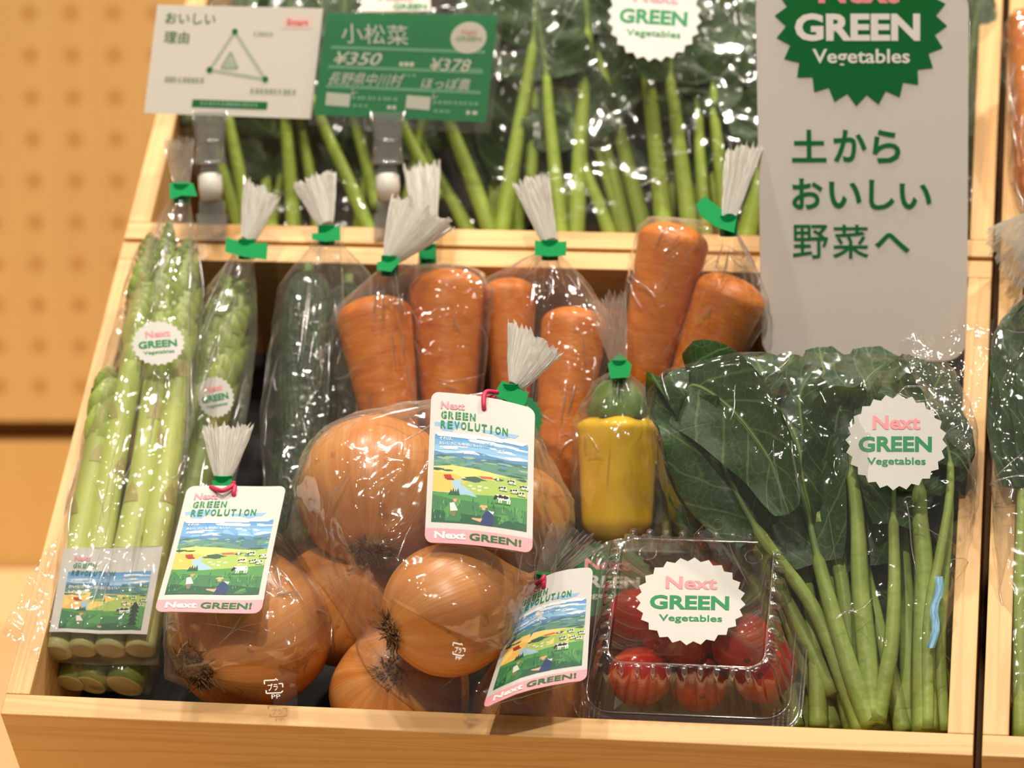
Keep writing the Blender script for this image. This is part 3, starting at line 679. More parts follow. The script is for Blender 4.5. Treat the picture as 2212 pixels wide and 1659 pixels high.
def asparagus(pts, r0, label, seed, group, dark=False):
    R_ = random.Random(seed); P = spline([V(p) for p in pts], 14); n_ = len(P); o = thing('asparagus_spear', label, 'asparagus', P[0], group)
    rad = []
    for i in range(n_):
        t = i / (n_ - 1); q = r0 * (1 - .12 * t)
        if t > .78: q = r0 * (.9 + .12 * math.sin((t - .78) / .22 * 3.1)) * (1 - ((t - .78) / .23) ** 2.2) ** .7
        rad.append(max(.05, q))
    mb = MB(); tube(mb, P, rad, 18, True); mb.build('stalk', M['aspar_dark'] if dark else M['aspar'], o)
    bm_ = MB(); x, y, _ = frame(P[-1] - P[0]); pos = [.16, .28, .38, .46, .53, .60, .65, .70] + [.74 + .013 * k for k in range(20)]
    for k, t in enumerate(pos):
        i = min(n_ - 2, int(t * (n_ - 1))); tn = (P[i + 1] - P[i]).normalized(); f0 = t * (n_ - 1) - i; c = P[i] + (P[i + 1] - P[i]) * f0; rr = rad[i]
        a0 = k * 2.4 + seed + R_.uniform(-.3, .3); reps = 1 if t < .72 else 3
        for m in range(reps):
            a1 = a0 + m * 2.094; L = rr * (1.5 if t < .72 else 1.7 - .8 * (t - .72) / .28); hw = .62 if t < .72 else .8; rows = []
            for s in range(5):
                q = s / 4; ww = hw * (1 - q ** 1.6) + .01; off = rr * (1.0 + (.05 + .18 * (t > .72)) * q + .03)
                if t > .72: off = rr * (1.02 + .22 * math.sin(q * 2.4))
                rows.append([c + tn * (L * q) + (x * math.cos(a1 + ww * u_) + y * math.sin(a1 + ww * u_)) * off for u_ in (-1, -.5, 0, .5, 1)])
            bm_.grid(rows, [[(0, 0, .2 + .8 * t)] * 5 for _ in range(5)], m=0 if t < .72 else 1)
    bm_.build('bracts', [M['bract'], M['aspar']], o)
    ce = MB(); tn = (P[1] - P[0]).normalized(); lathe(ce, P[0] + tn * .05, -tn, [(0, rad[0] * 1.0), (.07, rad[0] * .97), (.1, rad[0] * .85), (.1, .02)], 18); ce.build('cut_end', M['cut'], o)['label'] = 'pale cut end'
    return [p + (x * math.cos(a) + y * math.sin(a)) * q for p, q in list(zip(P, rad))[::3] for a in (0, 1.57, 3.14, 4.71)]
def leaf_mesh(mb, ctrl, r0, b0, width, side, fold=.35, wave=.12, seed=0, tipw=.0):
    """petiole up to fraction b0 of the midrib, blade beyond it; side = direction of the blade's right half"""
    P = spline([V(p) for p in ctrl], 10); n_ = len(P); ib = int(b0 * (n_ - 1)); side = V(side).normalized()
    Pp = P; rad = [r0 * 1.12 * (1 - .42 * i / max(1, ib)) if i <= ib else r0 * .36 * (1 - (i - ib) / (n_ - 1 - ib)) ** 1.4 + .015 for i in range(n_)]
    x, y, _ = frame(Pp[1] - Pp[0]); b = len(mb.v)
    tube(mb, Pp, rad, 8, True)
    for i in range(b, len(mb.v)): mb.g[i] = (0, .5, max(0, min(.82, ((i - b) // 8 - ib) * .3)))
    rows, gr = [], []
    for i in range(ib, n_):
        t = (i - ib) / (n_ - 1 - ib); tn = (P[min(i + 1, n_ - 1)] - P[max(i - 1, 0)]).normalized(); s = (side - tn * side.dot(tn)).normalized(); nn = s.cross(tn)
        if nn.dot(CBV) < 0: nn = -nn
        w_ = width * (math.sin(math.pi * min(1, t * .86 + .07) ** .8) ** .75) * (1 - tipw * t)
        row, g_ = [], []
        for k in range(13):
            q = -1 + 2 * k / 12; h = fold * abs(q) ** 1.2 * w_ + wave * w_ * abs(q) * (math.sin(t * 11 + q * 2 + seed) + .6 * math.sin(t * 23 + seed * 2 - q)) + .05 * width * noise.noise(V((q * 3, t * 6, seed)))
            row.append(P[i] + s * (q * w_) + nn * h + tn * (-abs(q) * w_ * .15)); g_.append((q, t, 1))
        rows.append(row); gr.append(g_)
    mb.grid(rows, gr); return rows
def plant(name, label, cat, leaves, mat, group=None):
    """leaves: (ctrl, r0, b0, width, side, fold, wave, seed)"""
    o = thing(name, label, cat, leaves[0][0][0], group); pts = []
    for lf in leaves:
        mb = MB(); leaf_mesh(mb, *lf); mb.build('leaf', M[mat], o); pts += mb.v[::7]
    return pts

# ------------------------------------------------------------------ asparagus: front bag and the bag under it
AG, AG2 = 'asparagus in the front bag', 'asparagus in the bag underneath'
s1 = [[(122, 1410, -1.6), (165, 1200, -.7), (205, 1000, .2), (240, 800, 1.2)],
      [(177, 1405, -1.6), (213, 1200, -.7), (245, 1000, .3), (288, 780, 1.5), (326, 505, 3.0)],
      [(237, 1405, -1.6), (275, 1200, -.7), (315, 1000, .3), (343, 780, 1.5), (364, 480, 3.2)],
      [(303, 1405, -1.6), (333, 1200, -.7), (362, 1000, .3), (386, 780, 1.5), (408, 515, 3.0)]]
nm = ['leftmost pale cut end of the top asparagus bag, a short green spear', 'second cut end from the left in the top asparagus bag, long green spear',
      'third cut end from the left in the top asparagus bag, long green spear', 'rightmost asparagus spear of the top bag, green right to its cut end']
pts = []
for i, (p, r_) in enumerate(zip(s1, (.80, .76, .82, .80))): pts += asparagus([P3(q) for q in p], r_, nm[i], i * 1.3, AG)
neck = at(393, 418, 5.0)
ab = thing('vegetable_bag', 'clear bag of pale asparagus at the left, green tape at its neck', 'bag', at(230, 1300, -1), 'bagged vegetables')
cardq = quad((138, 1185, .45), (353, 1182, .45), (318, 1371, -.35), (106, 1365, -.35))
S = Patch(cardq, lambda x, y: .07 * math.sin(x * 9) + .18 * (x > .85) * (x - .85) * 4 * (1 - y))
mb = MB(); insert_art(mb, S); ic = mb.build('insert_card', M['print'], None, cardq[0]); tag(ic, 'printed farm scene card inside the asparagus bag over the cut ends', 'card')
ic.data.polygons.foreach_set('use_smooth', [False] * len(ic.data.polygons))
ex = [P3(p) for p in ((82, 1442, -1.9), (338, 1442, -1.9), (100, 1300, -.9), (225, 800, .9), (292, 545, 2.6), (440, 640, 2.2), (415, 900, 1.0), (350, 1350, -1.2), (90, 1400, -2.8), (335, 1400, -2.8))]
ex += [c + S.nrm * .18 for c in cardq]
film_body(ab, pts, at(215, 1425, -1.7), neck, 11, 84, 128, .4, 1.01, .07, 14, 26, ex)
tuft(ab, neck + CUV * .3, at(352, 300, 6), at(420, 296, 6), 1, mat='film_soft'); tape(ab, neck, [(368, 398), (395, 392), (419, 398), (428, 425), (395, 424), (370, 433)], 5.0)
sheet(ab, quad((100, 1190, .1), (130, 1160, -.1), (82, 1440, .35), (2, 1372, .9)), 3, amp=.22)
sticker(ab, sticker_quad(342, 742, 58, 49, 3.6, -.08, .35), .05)
pts = []
s2 = [[(152, 1476, -3.9), (230, 1250, -3.2), (330, 1000, -2.2), (470, 640, .3)], [(195, 1480, -3.9), (280, 1250, -3.2), (385, 1000, -2.2), (498, 600, .4)], [(268, 1482, -3.9), (345, 1250, -3.2), (430, 1000, -2.2), (527, 610, .2)]]
nm = ['leftmost dark green cut end poking out below the top asparagus bag', 'middle dark green cut end poking out below the top asparagus bag', 'fat dark green spear with its cut end lowest, below the top asparagus bag']
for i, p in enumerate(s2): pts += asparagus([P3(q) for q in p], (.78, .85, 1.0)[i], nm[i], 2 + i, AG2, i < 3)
ab2 = thing('vegetable_bag', 'clear bag of asparagus underneath and behind the front asparagus bag', 'bag', at(300, 1250, -3), 'bagged vegetables')
neck = at(533, 538, 3.2)
film_body(ab2, pts, at(215, 1470, -3.9), neck, 12, 72, 110, .4, 1.01, .07, 12, 20, [P3(p) for p in ((80, 1490, -4.4), (330, 1500, -4.4), (555, 720, .6), (520, 1000, -1.2), (430, 640, 1.2))], 'film')
tuft(ab2, neck + CUV * .4, at(528, 385, 4), at(604, 428, 4), 2); tape(ab2, neck, [(490, 514), (535, 526), (580, 526), (577, 562), (530, 556), (488, 545)], 3.2)
sticker(ab2, sticker_quad(466, 858, 40, 46, .9, -.2, .4, .3), .05)

# ------------------------------------------------------------------ cucumbers
pts = cucumber_(at(668, 585, 1.6), at(625, 1210, -4.6), 1.62, 'long dark cucumber nearest the asparagus, left of the carrots', 1)
pts += cucumber_(at(752, 610, .2), at(726, 1140, -5.6), 1.4, 'cucumber half hidden behind the leftmost carrot bag', 2)
cb = thing('vegetable_bag', 'clear bag of dark green cucumbers between asparagus and carrots', 'bag', at(660, 1100, -3), 'bagged vegetables')
neck = at(705, 508, 3.2)
film_body(cb, pts, at(660, 1170, -4.2), neck, 21, 72, 120, .4, 1.03, .08, 16, 24, [P3(p) for p in ((562, 900, -1.2), (600, 620, 1.4), (798, 590, 1.4), (790, 900, -2))])
tuft(cb, neck + CUV * .5, at(634, 402, 4), at(726, 370, 4), 3); tape(cb, neck, [(675, 505), (704, 504), (735, 486), (736, 520), (704, 523), (675, 518)], 3.2)

# ------------------------------------------------------------------ carrots
pts = carrot_(at(803, 652, 1.6), at(868, 1075, -4.0), 2.02, 1.0, 'leftmost thick orange carrot, nearest the cucumbers', 1)
pts += carrot_(at(966, 592, 1.4), at(972, 1050, -4.6), 2.0, 1.0, 'tall carrot right beside the leftmost one, behind the white hang tag', 2)
b = thing('vegetable_bag', 'clear bag of two thick carrots right of the cucumbers', 'bag', at(890, 900, -2), 'bagged vegetables')
neck = at(842, 574, 4.2)
film_body(b, pts, at(905, 1010, -3.6), neck, 31, 72, 132, .42, 1.05, .10, 20, 26, [P3(p) for p in ((708, 770, .4), (730, 660, 1.6), (1062, 640, 1.6))])
tuft(b, neck + CUV * .3, at(846, 425, 5), at(984, 488, 5), 4); tape(b, neck, [(838, 552), (867, 563), (846, 588), (815, 584), (816, 566), (826, 566)], 4.2)
pts = carrot_(at(932, 665, -2.2), at(925, 950, -6.0), 1.5, .9, 'carrot deep in the crate behind the two leftmost carrots', 3)
b = thing('vegetable_bag', 'film bag behind the leftmost carrot bag, its square gathered end standing tallest', 'bag', at(930, 850, -4), 'bagged vegetables')
neck = at(924, 548, 2.0)
film_body(b, pts, at(928, 930, -5.2), neck, 32, 48, 90, .42, 1.05, .08, 14, 12)
tuft(b, neck + CUV * .3, at(871, 360, 3), at(951, 350, 3), 5, thick=.2); tape(b, neck, [(905, 535), (940, 535), (940, 560), (905, 560)], 2.0)
pts = carrot_(at(1100, 608, .2), at(1105, 1010, -5.6), 1.5, .8, 'narrow carrot in the middle of the row, left half of its bag', 4)
pts += carrot_(at(1245, 675, .9), at(1190, 1130, -4.6), 1.85, .95, 'carrot just behind the yellow pepper and white hang tag', 5)
b = thing('vegetable_bag', 'clear bag of carrots in the middle, behind the tall onion bag', 'bag', at(1170, 950, -3), 'bagged vegetables')
neck = at(1188, 540, 3.4)
film_body(b, pts, at(1150, 1060, -4.2), neck, 33, 72, 132, .42, 1.05, .10, 20, 24, [P3(p) for p in ((1320, 720, 1.2), (1040, 640, .8))])
tuft(b, neck + CUV * .4, at(1108, 398, 4.4), at(1184, 374, 4.4), 6); tape(b, neck, [(1155, 520), (1185, 524), (1224, 522), (1222, 553), (1185, 555), (1155, 552)], 3.4)
sticker(b, sticker_quad(1112, 905, 62, 58, 1.2, .1, .3), .05, ground=(14, 116, 62), c1=(232, 226, 214), c2=(232, 226, 214), c3=(232, 226, 214))
pts = carrot_(at(1462, 492, 3.2), at(1378, 860, -2.6), 1.95, 1.1, 'tallest carrot, leaning over the back rail next to the standing sign', 6)
pts += carrot_(at(1590, 608, 2.0), at(1470, 900, -3.2), 1.95, 1.1, 'rightmost carrot, tucked against the standing sign', 7)
b = thing('vegetable_bag', 'clear bag of carrots beside the standing sign, tape flag sticking up', 'bag', at(1450, 780, -1), 'bagged vegetables')
neck = at(1574, 488, 5.2)
film_body(b, pts, at(1455, 800, -1.6), neck, 34, 72, 132, .42, 1.05, .10, 20, 24, [P3(p) for p in ((1340, 700, 1.0), (1655, 690, 1.2), (1420, 490, 3.8))])
tuft(b, neck + CUV * .4, at(1568, 322, 6), at(1650, 312, 6), 7); tape(b, neck, [(1502, 444), (1520, 425), (1556, 452), (1590, 468), (1584, 504), (1545, 492), (1512, 466)], 5.2)

# ------------------------------------------------------------------ onions
def pp_mark(parent, q):
    """the small white paper-plastic recycling mark"""
    S = Patch(q); mb = MB(); Wt = (240, 238, 232)
    for a, c in (((.05, .1), (.6, .1)), ((.05, .1), (.05, .3)), ((.95, .3), (.95, .5)), ((.1, .62), (.1, .78)), ((.1, .78), (.85, .78)), ((.6, .02), (.72, .12)), ((.85, .78), (.95, .68)), ((.75, .3), (.95, .3))): bar(mb, S, a, c, .03, Wt, 0)
    text(mb, S, 'プラ', (.2, .28, .7, .66), Wt, 0, .01); text(mb, S, 'PP', (.35, .86, .8, 1.08), Wt, 0)
    return mb.build('recycling_mark', M['print'], parent, smooth=False)
pts = onion(at(535, 1364, -.9), 4.3, cdir(-.62, -.42, .66), 'big onion at the front left, dark root tuft facing out', .93, 1)
b = thing('vegetable_bag', 'clear bag with one big onion behind the front rail, left', 'bag', at(535, 1364, -3), 'bagged vegetables')
neck = at(482, 1050, 2.6)
film_body(b, pts, at(540, 1440, -2.2), neck, 41, 72, 144, .36, 1.03, .09, 22, 34, [P3(p) for p in ((640, 1520, .4), (700, 1500, -2), (360, 1500, -2), (640, 1440, 1.6))])
tuft(b, neck + CUV * .3, at(436, 922, 3.4), at(548, 918, 3.4), 8, thick=.25); tape(b, neck, [(460, 1037), (503, 1034), (506, 1058), (462, 1061)], 2.6)
sheet(b, quad((596, 1440, 3.0), (640, 1452, 2.7), (646, 1562, 1.2), (590, 1530, 1.5)), 15, amp=.14, mat='film_crisp')
pp_mark(b, quad((568, 1466, 2.0), (612, 1464, 2.0), (614, 1505, 1.8), (572, 1507, 1.8)))
def hang_tag(q, label, bend, rib):
    S = Patch(q, bend); o = thing('hang_tag', label, 'tag', S(.5, 0), 'printed hang tags'); mb = MB(); tag_art(mb, S); mb.build('card', M['print'], o, smooth=False)
    rm = MB(); tube(rm, spline([V(p) if not isinstance(p, tuple) else P3(p) for p in rib(S)], 8), .12, 8); rm.build('ribbon', M['ribbon'], o)['label'] = 'pink ribbon'; return o
hang_tag(quad((406, 1056, 3.5), (618, 1044, 3.4), (563, 1318, 4.6), (334, 1326, 4.4)), 'printed farm scene hang tag on the front left onion bag', lambda x, y: .28 * math.sin(y * 3.1) * (x - .5) + .25 * (y > .8) * (y - .8) * -5 * .2 + .18 * math.cos(x * 3.1),
         lambda S: [(455, 1052, 3.6), (480, 1060, 3.9), S(.48, .02, .2), S(.49, .065, .12), S(.49, .075, -.1), S(.46, .0, -.1), (505, 1040, 3.5)])
pts = onion(at(812, 1064, 2.2), 4.08, cdir(-.02, -.74, .62), 'large pinkish onion at the top of the middle bag, left of its hang tag', .95, 2)
pts += onion(at(738, 1305, -2.4), 3.3, cdir(-.3, -.5, -.6), 'onion low in the middle bag, between two bigger ones', .95, 3)
pts += onion(at(974, 1314, 3.2), 3.28, cdir(-.75, -.25, .35), 'round golden onion hanging forward under the middle hang tag', 1.06, 4, neck=.9)
pts += onion(at(1118, 1120, -.6), 2.75, cdir(.5, -.4, -.5), 'onion half hidden behind the middle hang tag, near the pepper', .95, 5)
b = thing('vegetable_bag', 'large clear bag of stacked onions in the middle with a hang tag', 'bag', at(900, 1250, -1), 'bagged vegetables')
neck = at(1106, 852, 6.4)
film_body(b, pts, at(900, 1300, .2), neck, 42, 84, 160, .45, 1.03, .10, 26, 44, [P3(p) for p in ((985, 1470, 3.2), (1035, 1440, 3.0), (690, 1000, 2.0), (1200, 1090, .6))])
tuft(b, neck + CUV * .4 + CXV * .15, at(1098, 690, 7.2), at(1216, 762, 7.2), 9, thick=.26); tape(b, neck, [(1085, 822), (1141, 850), (1138, 864), (1131, 878), (1100, 868), (1066, 852)], 6.4)
pp_mark(b, quad((978, 1384, 5.4), (1008, 1392, 5.4), (1002, 1425, 5.2), (975, 1420, 5.2)))
hang_tag(quad((932, 846, 7.5), (1155, 878, 7.5), (1150, 1196, 6.9), (917, 1172, 6.9)), 'printed farm scene hang tag in the middle, tied to the tall onion bag', lambda x, y: .22 * math.sin(x * 3.1) + .3 * max(0, x - .6) * max(0, .3 - y) * -6,
         lambda S: [(1075, 848, 7.3), (1052, 846, 7.8), S(.52, .015, .2), S(.52, .07, .14), S(.52, .085, -.1), S(.5, .0, -.12), (1042, 858, 7.3), (1070, 858, 7.3)])
pts = onion(at(866, 1500, -2.6), 3.55, cdir(-.1, .35, .75), 'reddish onion low behind the front rail, root end up', .92, 6, tuft_k=.55)
pts += onion(at(1145, 1535, -2.6), 2.95, cdir(.2, -.4, .2), 'onion behind the front rail under the tilted hang tag', .95, 7)
b = thing('vegetable_bag', 'clear bag of onions lying lowest behind the front rail', 'bag', at(1000, 1510, -4), 'bagged vegetables')
neck = at(1172, 1262, 2.6)
film_body(b, pts, at(1010, 1520, -3.0), neck, 43, 64, 150, .4, 1.03, .09, 22, 34, [P3(p) for p in ((1250, 1500, -.6), (1230, 1560, -1.2), (1160, 1340, 1.4))])
tuft(b, neck + CUV * .3, at(1192, 1128, 2.6), at(1305, 1178, 2.6), 10, thick=.3, mat='film_soft'); tape(b, neck, [(1155, 1266), (1178, 1250), (1192, 1262), (1170, 1280)], 2.5, .42)
hang_tag(quad((1122, 1272, 2.8), (1281, 1226, 2.8), (1267, 1470, 2.6), (1041, 1525, 2.6)), 'printed farm scene hang tag, tilted, left of the tomato pack', lambda x, y: .5 * math.sin(x * 3.1) * (1 - y * .3) - .8 * max(0, .35 - x) ,
         lambda S: [(1158, 1262, 3.2), (1172, 1252, 3.5), S(.36, .03, .25), S(.37, .085, .15), S(.37, .1, -.1), S(.33, .0, -.1), (1180, 1262, 3.1)])

# ------------------------------------------------------------------ yellow pepper
pb, pt = at(1332, 1180, -3.6), at(1336, 895, .6); o = thing('bell_pepper', 'yellow pepper with green stalk end, above the tomato pack', 'pepper', (pb + pt) / 2); mb = MB(); ax = pb - pt; L = ax.length; prof = []
for k in range(40):
    t = k / 39; rr = 2.02 * (1 - max(0, (.10 - t) / .10) ** 2 * .6) * (1 - .16 * t) * (math.sqrt(max(0, 1 - ((t - .80) / .205) ** 2)) if t > .80 else 1); prof.append((L * t, max(.05, rr if k else .6)))
lathe(mb, pt, ax, prof, 56, lambda t, h: 1 + (.06 + .07 * max(0, 1 - h / 1.6)) * math.cos(4 * t + .5) + .02 * noise.noise(V((math.cos(t), math.sin(t), h * .3)))); mb.build('body', M['pepper'], o); pts = mb.v[::5]
sm = MB(); a = -ax.normalized(); x, y, _ = frame(a)
lathe(sm, pt - a * .2, a, [(0, 1.4), (.3, 1.5), (.8, 1.42), (1.3, 1.25), (1.7, 1.0), (1.95, .72), (2.05, .2)], 48, lambda t, h: 1 + .09 * math.cos(5 * t) + .16 * noise.noise(V((math.cos(t) * 2.4, math.sin(t) * 2.4, h * 1.6))))
sm.build('stem', M['pepper_stem'], o)['label'] = 'green stalk end'; pts += sm.v[::6]
b = thing('vegetable_bag', 'clear bag holding the yellow pepper, green tape on top', 'bag', pb, 'bagged vegetables'); neck = at(1338, 800, 2.6)
film_body(b, pts, at(1332, 1150, -3.2), neck, 51, 72, 128, .36, 1.06, .09, 18, 26, [P3(p) for p in ((1236, 1150, -3.0), (1240, 1330, -5), (1420, 1330, -5), (1448, 1130, -3.0), (1262, 900, .4), (1412, 890, .6))], folds=20)
tuft(b, neck + CUV * .3, at(1268, 650, 4), at(1352, 628, 4), 11, mat='film_soft'); tape(b, neck, [(1312, 786), (1338, 762), (1364, 788), (1358, 815), (1318, 818)], 2.6, .4)
sticker(b, sticker_quad(1310, 1255, 104, 84, -3.4, .04, .5), .05, ground=(14, 116, 62), c1=(236, 150, 156), c2=(232, 226, 214), c3=(232, 226, 214))

# ------------------------------------------------------------------ tomatoes and their clear pack
pk = thing('tomato_pack', 'clear hinged plastic pack of red tomatoes at the front right', 'pack', at(1505, 1380, -3.4))
lidc = at(1494, 1300, 1.6); rimc = V((lidc.x, lidc.y, -1.15))
def rrect(hu, hv, rad, k=160):
    """rounded rectangle as k points with outward normals"""
    seg = []; cs = ((hu - rad, hv - rad, 0), (-(hu - rad), hv - rad, 90), (-(hu - rad), -(hv - rad), 180), (hu - rad, -(hv - rad), 270)); per = 4 * (hu + hv) - 8 * rad + 2 * math.pi * rad; out = []
    arc = math.pi * rad / 2; L1, L2 = 2 * (hv - rad), 2 * (hu - rad); parts = []
    for i in range(k):
        s = per * i / k; 
        for (cx, cy, a), ln in zip(cs, (L2, L1, L2, L1)):
            if s < arc: t = math.radians(a) + s / rad; out.append((cx + rad * math.cos(t), cy + rad * math.sin(t), math.cos(t), math.sin(t))); break
            s -= arc
            if s < ln:
                t = math.radians(a + 90); tx, ty = -math.sin(t), math.cos(t); out.append((cx + rad * math.cos(t) + tx * s, cy + rad * math.sin(t) + ty * s, math.cos(t), math.sin(t))); break
            s -= ln
        else: out.append(out[0])
    return out
def loft(mb, rings):
    """rings: (w, half u, half v, corner radius, rib depth)"""
    rows = []
    for w, hu, hv, rad, rib in rings:
        row = []
        for i, (x, y, nx, ny) in enumerate(rrect(hu, hv, rad, 288)):
            q = -rib if (i // 4) % 2 else 0; row.append(V((rimc.x + x + nx * q, rimc.y + y + ny * q, w)))
        rows.append(row)
    return mb.grid(rows, cv=True), rows
mb = MB(); b0, rows = loft(mb, [(1.52, 3.72, 3.72, .7, 0), (1.60, 3.9, 3.9, .8, 0), (1.62, 4.02, 4.02, .85, 0), (1.50, 4.22, 4.22, .9, .16), (1.25, 4.45, 4.45, 1.0, .22), (.5, 4.62, 4.62, 1.1, .22), (-.4, 4.82, 4.82, 1.2, .2), (-.85, 4.95, 4.95, 1.2, 0), (-1.0, 5.05, 5.05, 1.3, 0), (-1.02, 5.62, 5.8, 1.5, 0), (-1.12, 5.68, 5.86, 1.5, 0)])
mb.face([b0 + j for j in range(288)]); lid = mb.build('lid', M['clear'], pk)
mb = MB(); b0, rows = loft(mb, [(-1.2, 5.68, 5.86, 1.5, 0), (-1.16, 5.6, 5.8, 1.5, 0), (-1.18, 5.0, 5.0, 1.3, 0), (-1.5, 4.9, 4.9, 1.3, 0), (-2.2, 4.75, 4.75, 1.2, 0), (-3.2, 4.6, 4.6, 1.2, 0), (-3.9, 4.4, 4.4, 1.2, 0), (-4.0, 4.0, 4.0, 1.0, 0)])
mb.face([b0 + 7 * 288 + j for j in range(288)]); tray = mb.build('base', M['clear'], pk)
mb = MB()
for k in range(9):
    c = V((rimc.x - 3.3 + .84 * k, rimc.y + 4.15, 1.62)); tube(mb, [c + V((0, .25, -.5)), c + V((0, .16, -.1)), c + V((0, 0, .08)), c + V((0, -.35, .05))], [.2, .22, .22, .1], 10)
    if k in (0, 8): pass
mb.build('lid_ribs', M['clear'], lid)
mb = MB()
def ring_at(w, hu, hv, rad, rr): tube(mb, [V((rimc.x + x, rimc.y + y, w)) for x, y, _, _ in rrect(hu, hv, rad, 96)] + [V((rimc.x + hu, rimc.y + hv - rad, w))], rr, 6, False)
ring_at(1.60, 3.86, 3.86, .8, .05); ring_at(-1.05, 5.66, 5.84, 1.5, .055); ring_at(-.95, 5.05, 5.05, 1.3, .04)
for sd in range(3):
    for k in range(9):
        q = -3.1 + .775 * k; ax_ = ((4.0, q), (-4.0, q), (q, -4.0))[sd]; ou = V(((1, 0, 0), (-1, 0, 0), (0, -1, 0))[sd]); c = V((rimc.x + ax_[0], rimc.y + ax_[1], 1.56))
        tube(mb, [c - ou * .16 + V((0, 0, .03)), c + V((0, 0, .06)), c + ou * .28 - V((0, 0, .12)), c + ou * .44 - V((0, 0, .5))], [.05, .15, .16, .05], 8)
mb.build('edge_beads', M['bead'], lid)
R_ = random.Random(5)
for sgn in (-1, 1):
    mb = MB(); prev = None
    for i in range(5):
        for j in range(6):
            c = V((rimc.x + sgn * (4.3 + .24 * i), rimc.y - 5.6 + .22 * j, -1.0)); lathe(mb, c, (0, 0, 1), [(0, .085), (.05, .07), (.08, .02)], 6)
    mb.build('corner_dimples', M['clear'], tray)
mb = MB(); S = Patch([V((lidc.x - 3.72, lidc.y + 3.72, 1.56)), V((lidc.x + 3.72, lidc.y + 3.72, 1.56)), V((lidc.x + 3.72, lidc.y - 3.72, 1.56)), V((lidc.x - 3.72, lidc.y - 3.72, 1.56))])
for cx, cy in ((.885, .10), (.17, .10)):
    mb = MB(); pr = [S(cx + .058 * math.cos(6.2832 * i / 24), cy + .058 * math.sin(6.2832 * i / 24), .03) for i in range(25)]; tube(mb, pr, .035, 6, False); mb.build('vent_hole_rim', M['clear'], lid)
sticker(pk, sticker_quad(1492, 1299, 119, 95, 1.72, .02, 0), 0)
tm = [(1374, 1336, -1.8, 1.55, 'red tomato at the left of the pack, beside the sticker'), (1463, 1360, -.9, 1.95, 'red tomato under the sticker lower edge, middle of the pack'), (1545, 1370, -2.2, 1.5, 'red tomato partly under the sticker, second from the right'), (1606, 1392, -.4, 1.6, 'shiny tomato at the right with a round blossom scar'),
      (1382, 1462, -1.6, 1.6, 'tomato in the front left corner of the pack'), (1650, 1448, -2.4, 1.7, 'tomato in the front right corner of the pack'), (1548, 1252, -2.2, 1.4, 'tomato at the back of the pack showing above the sticker'), (1510, 1478, -2.9, 1.45, 'dark red tomato low at the front middle of the pack')]
for i, (x, y, w, rr, lb) in enumerate(tm):
    c = at(x, y, w); o = thing('tomato', lb, 'tomato', c, 'tomatoes in the clear pack'); mb = MB(); ax = cdir(random.uniform(-.5, .5), random.uniform(-.7, .1), random.uniform(.3, 1)) if i != 3 else cdir(.05, -.45, .85)
    prof = [(-math.cos(math.pi * k / 24) * rr * .93, max(.02, math.sin(math.pi * k / 24) * rr)) for k in range(25)]
    lathe(mb, c, ax, prof, 40, lambda t, h: 1 + .012 * math.cos(3 * t + i)); mb.build('skin', M['tomato'], o)
    sm = MB(); p = c + ax * rr * .925; lathe(sm, p, ax, [(0, .16), (.03, .12), (.05, .02)], 12); sm.build('blossom_scar', M['tomato_scar'], o)

# ------------------------------------------------------------------ bagged spinach, front right
def L(ctrl, r0, b0, width, side, fold, wave, seed): return ([P3(p) for p in ctrl], r0, b0, width, cdir(*side), fold, wave, seed)
A_ = [L([(1889, 1562, -1.4), (1862, 1300, .6), (1852, 1120, 2.0), (1838, 950, 3.2), (1868, 830, 4.0), (1925, 775, 4.0)], .52, .50, 2.5, (1, .1, .2), .1, .12, 1),
      L([(1893, 1562, -1.4), (1924, 1400, .2), (1932, 1250, 1.2), (1930, 1080, 2.2), (1945, 900, 3.2), (1975, 770, 3.6)], .42, .54, 2.3, (1, 0, -.3), .1, .12, 2),
      L([(1884, 1566, -1.5), (1845, 1470, -.6), (1798, 1320, .5), (1757, 1165, 1.4), (1715, 980, 2.6), (1690, 830, 3.2), (1715, 765, 3.6)], .54, .46, 2.5, (1, .2, .3), .15, .12, 3)]
B_ = [L([(1865, 1578, -1.9), (1820, 1460, -1.0), (1755, 1310, .2), (1640, 1150, 1.8), (1560, 1000, 3.2), (1510, 860, 4.0), (1530, 800, 4.6)], .48, .5, 2.7, (.6, -.5, .3), .2, .10, 4),
      L([(1800, 1500, -2.2), (1700, 1300, -.5), (1590, 1100, 1.6), (1500, 930, 3.4), (1492, 835, 4.4), (1575, 880, 5.0), (1660, 990, 5.0), (1705, 1110, 4.2)], .4, .42, 2.5, (.7, .7, .2), .25, .1, 5),
      L([(1850, 1500, -2.0), (1811, 1218, .6), (1760, 1100, 1.8), (1720, 950, 3.2), (1660, 830, 3.8), (1630, 770, 3.8)], .40, .5, 2.6, (.9, .2, -.2), .2, .12, 6)]
C_ = [L([(2000, 1580, -2.0), (1994, 1440, -1.0), (1996, 1235, .6), (1985, 1080, 1.8), (2000, 900, 3.0), (2040, 790, 3.4)], .62, .62, 2.3, (1, 0, -.3), .12, .12, 7),
      L([(2037, 1580, -2.4), (2030, 1400, -1.2), (2040, 1235, 0), (2050, 1080, 1.2), (2035, 940, 2.4), (1995, 850, 3.0)], .34, .66, 1.6, (1, 0, -.4), .12, .14, 8),
      L([(2004, 1575, -1.6), (2006, 1340, .2), (2030, 1200, 1.2), (2052, 1060, 1.9), (2045, 960, 2.6), (2000, 900, 3.2)], .3, .7, 1.4, (1, .2, -.4), .12, .14, 9)]
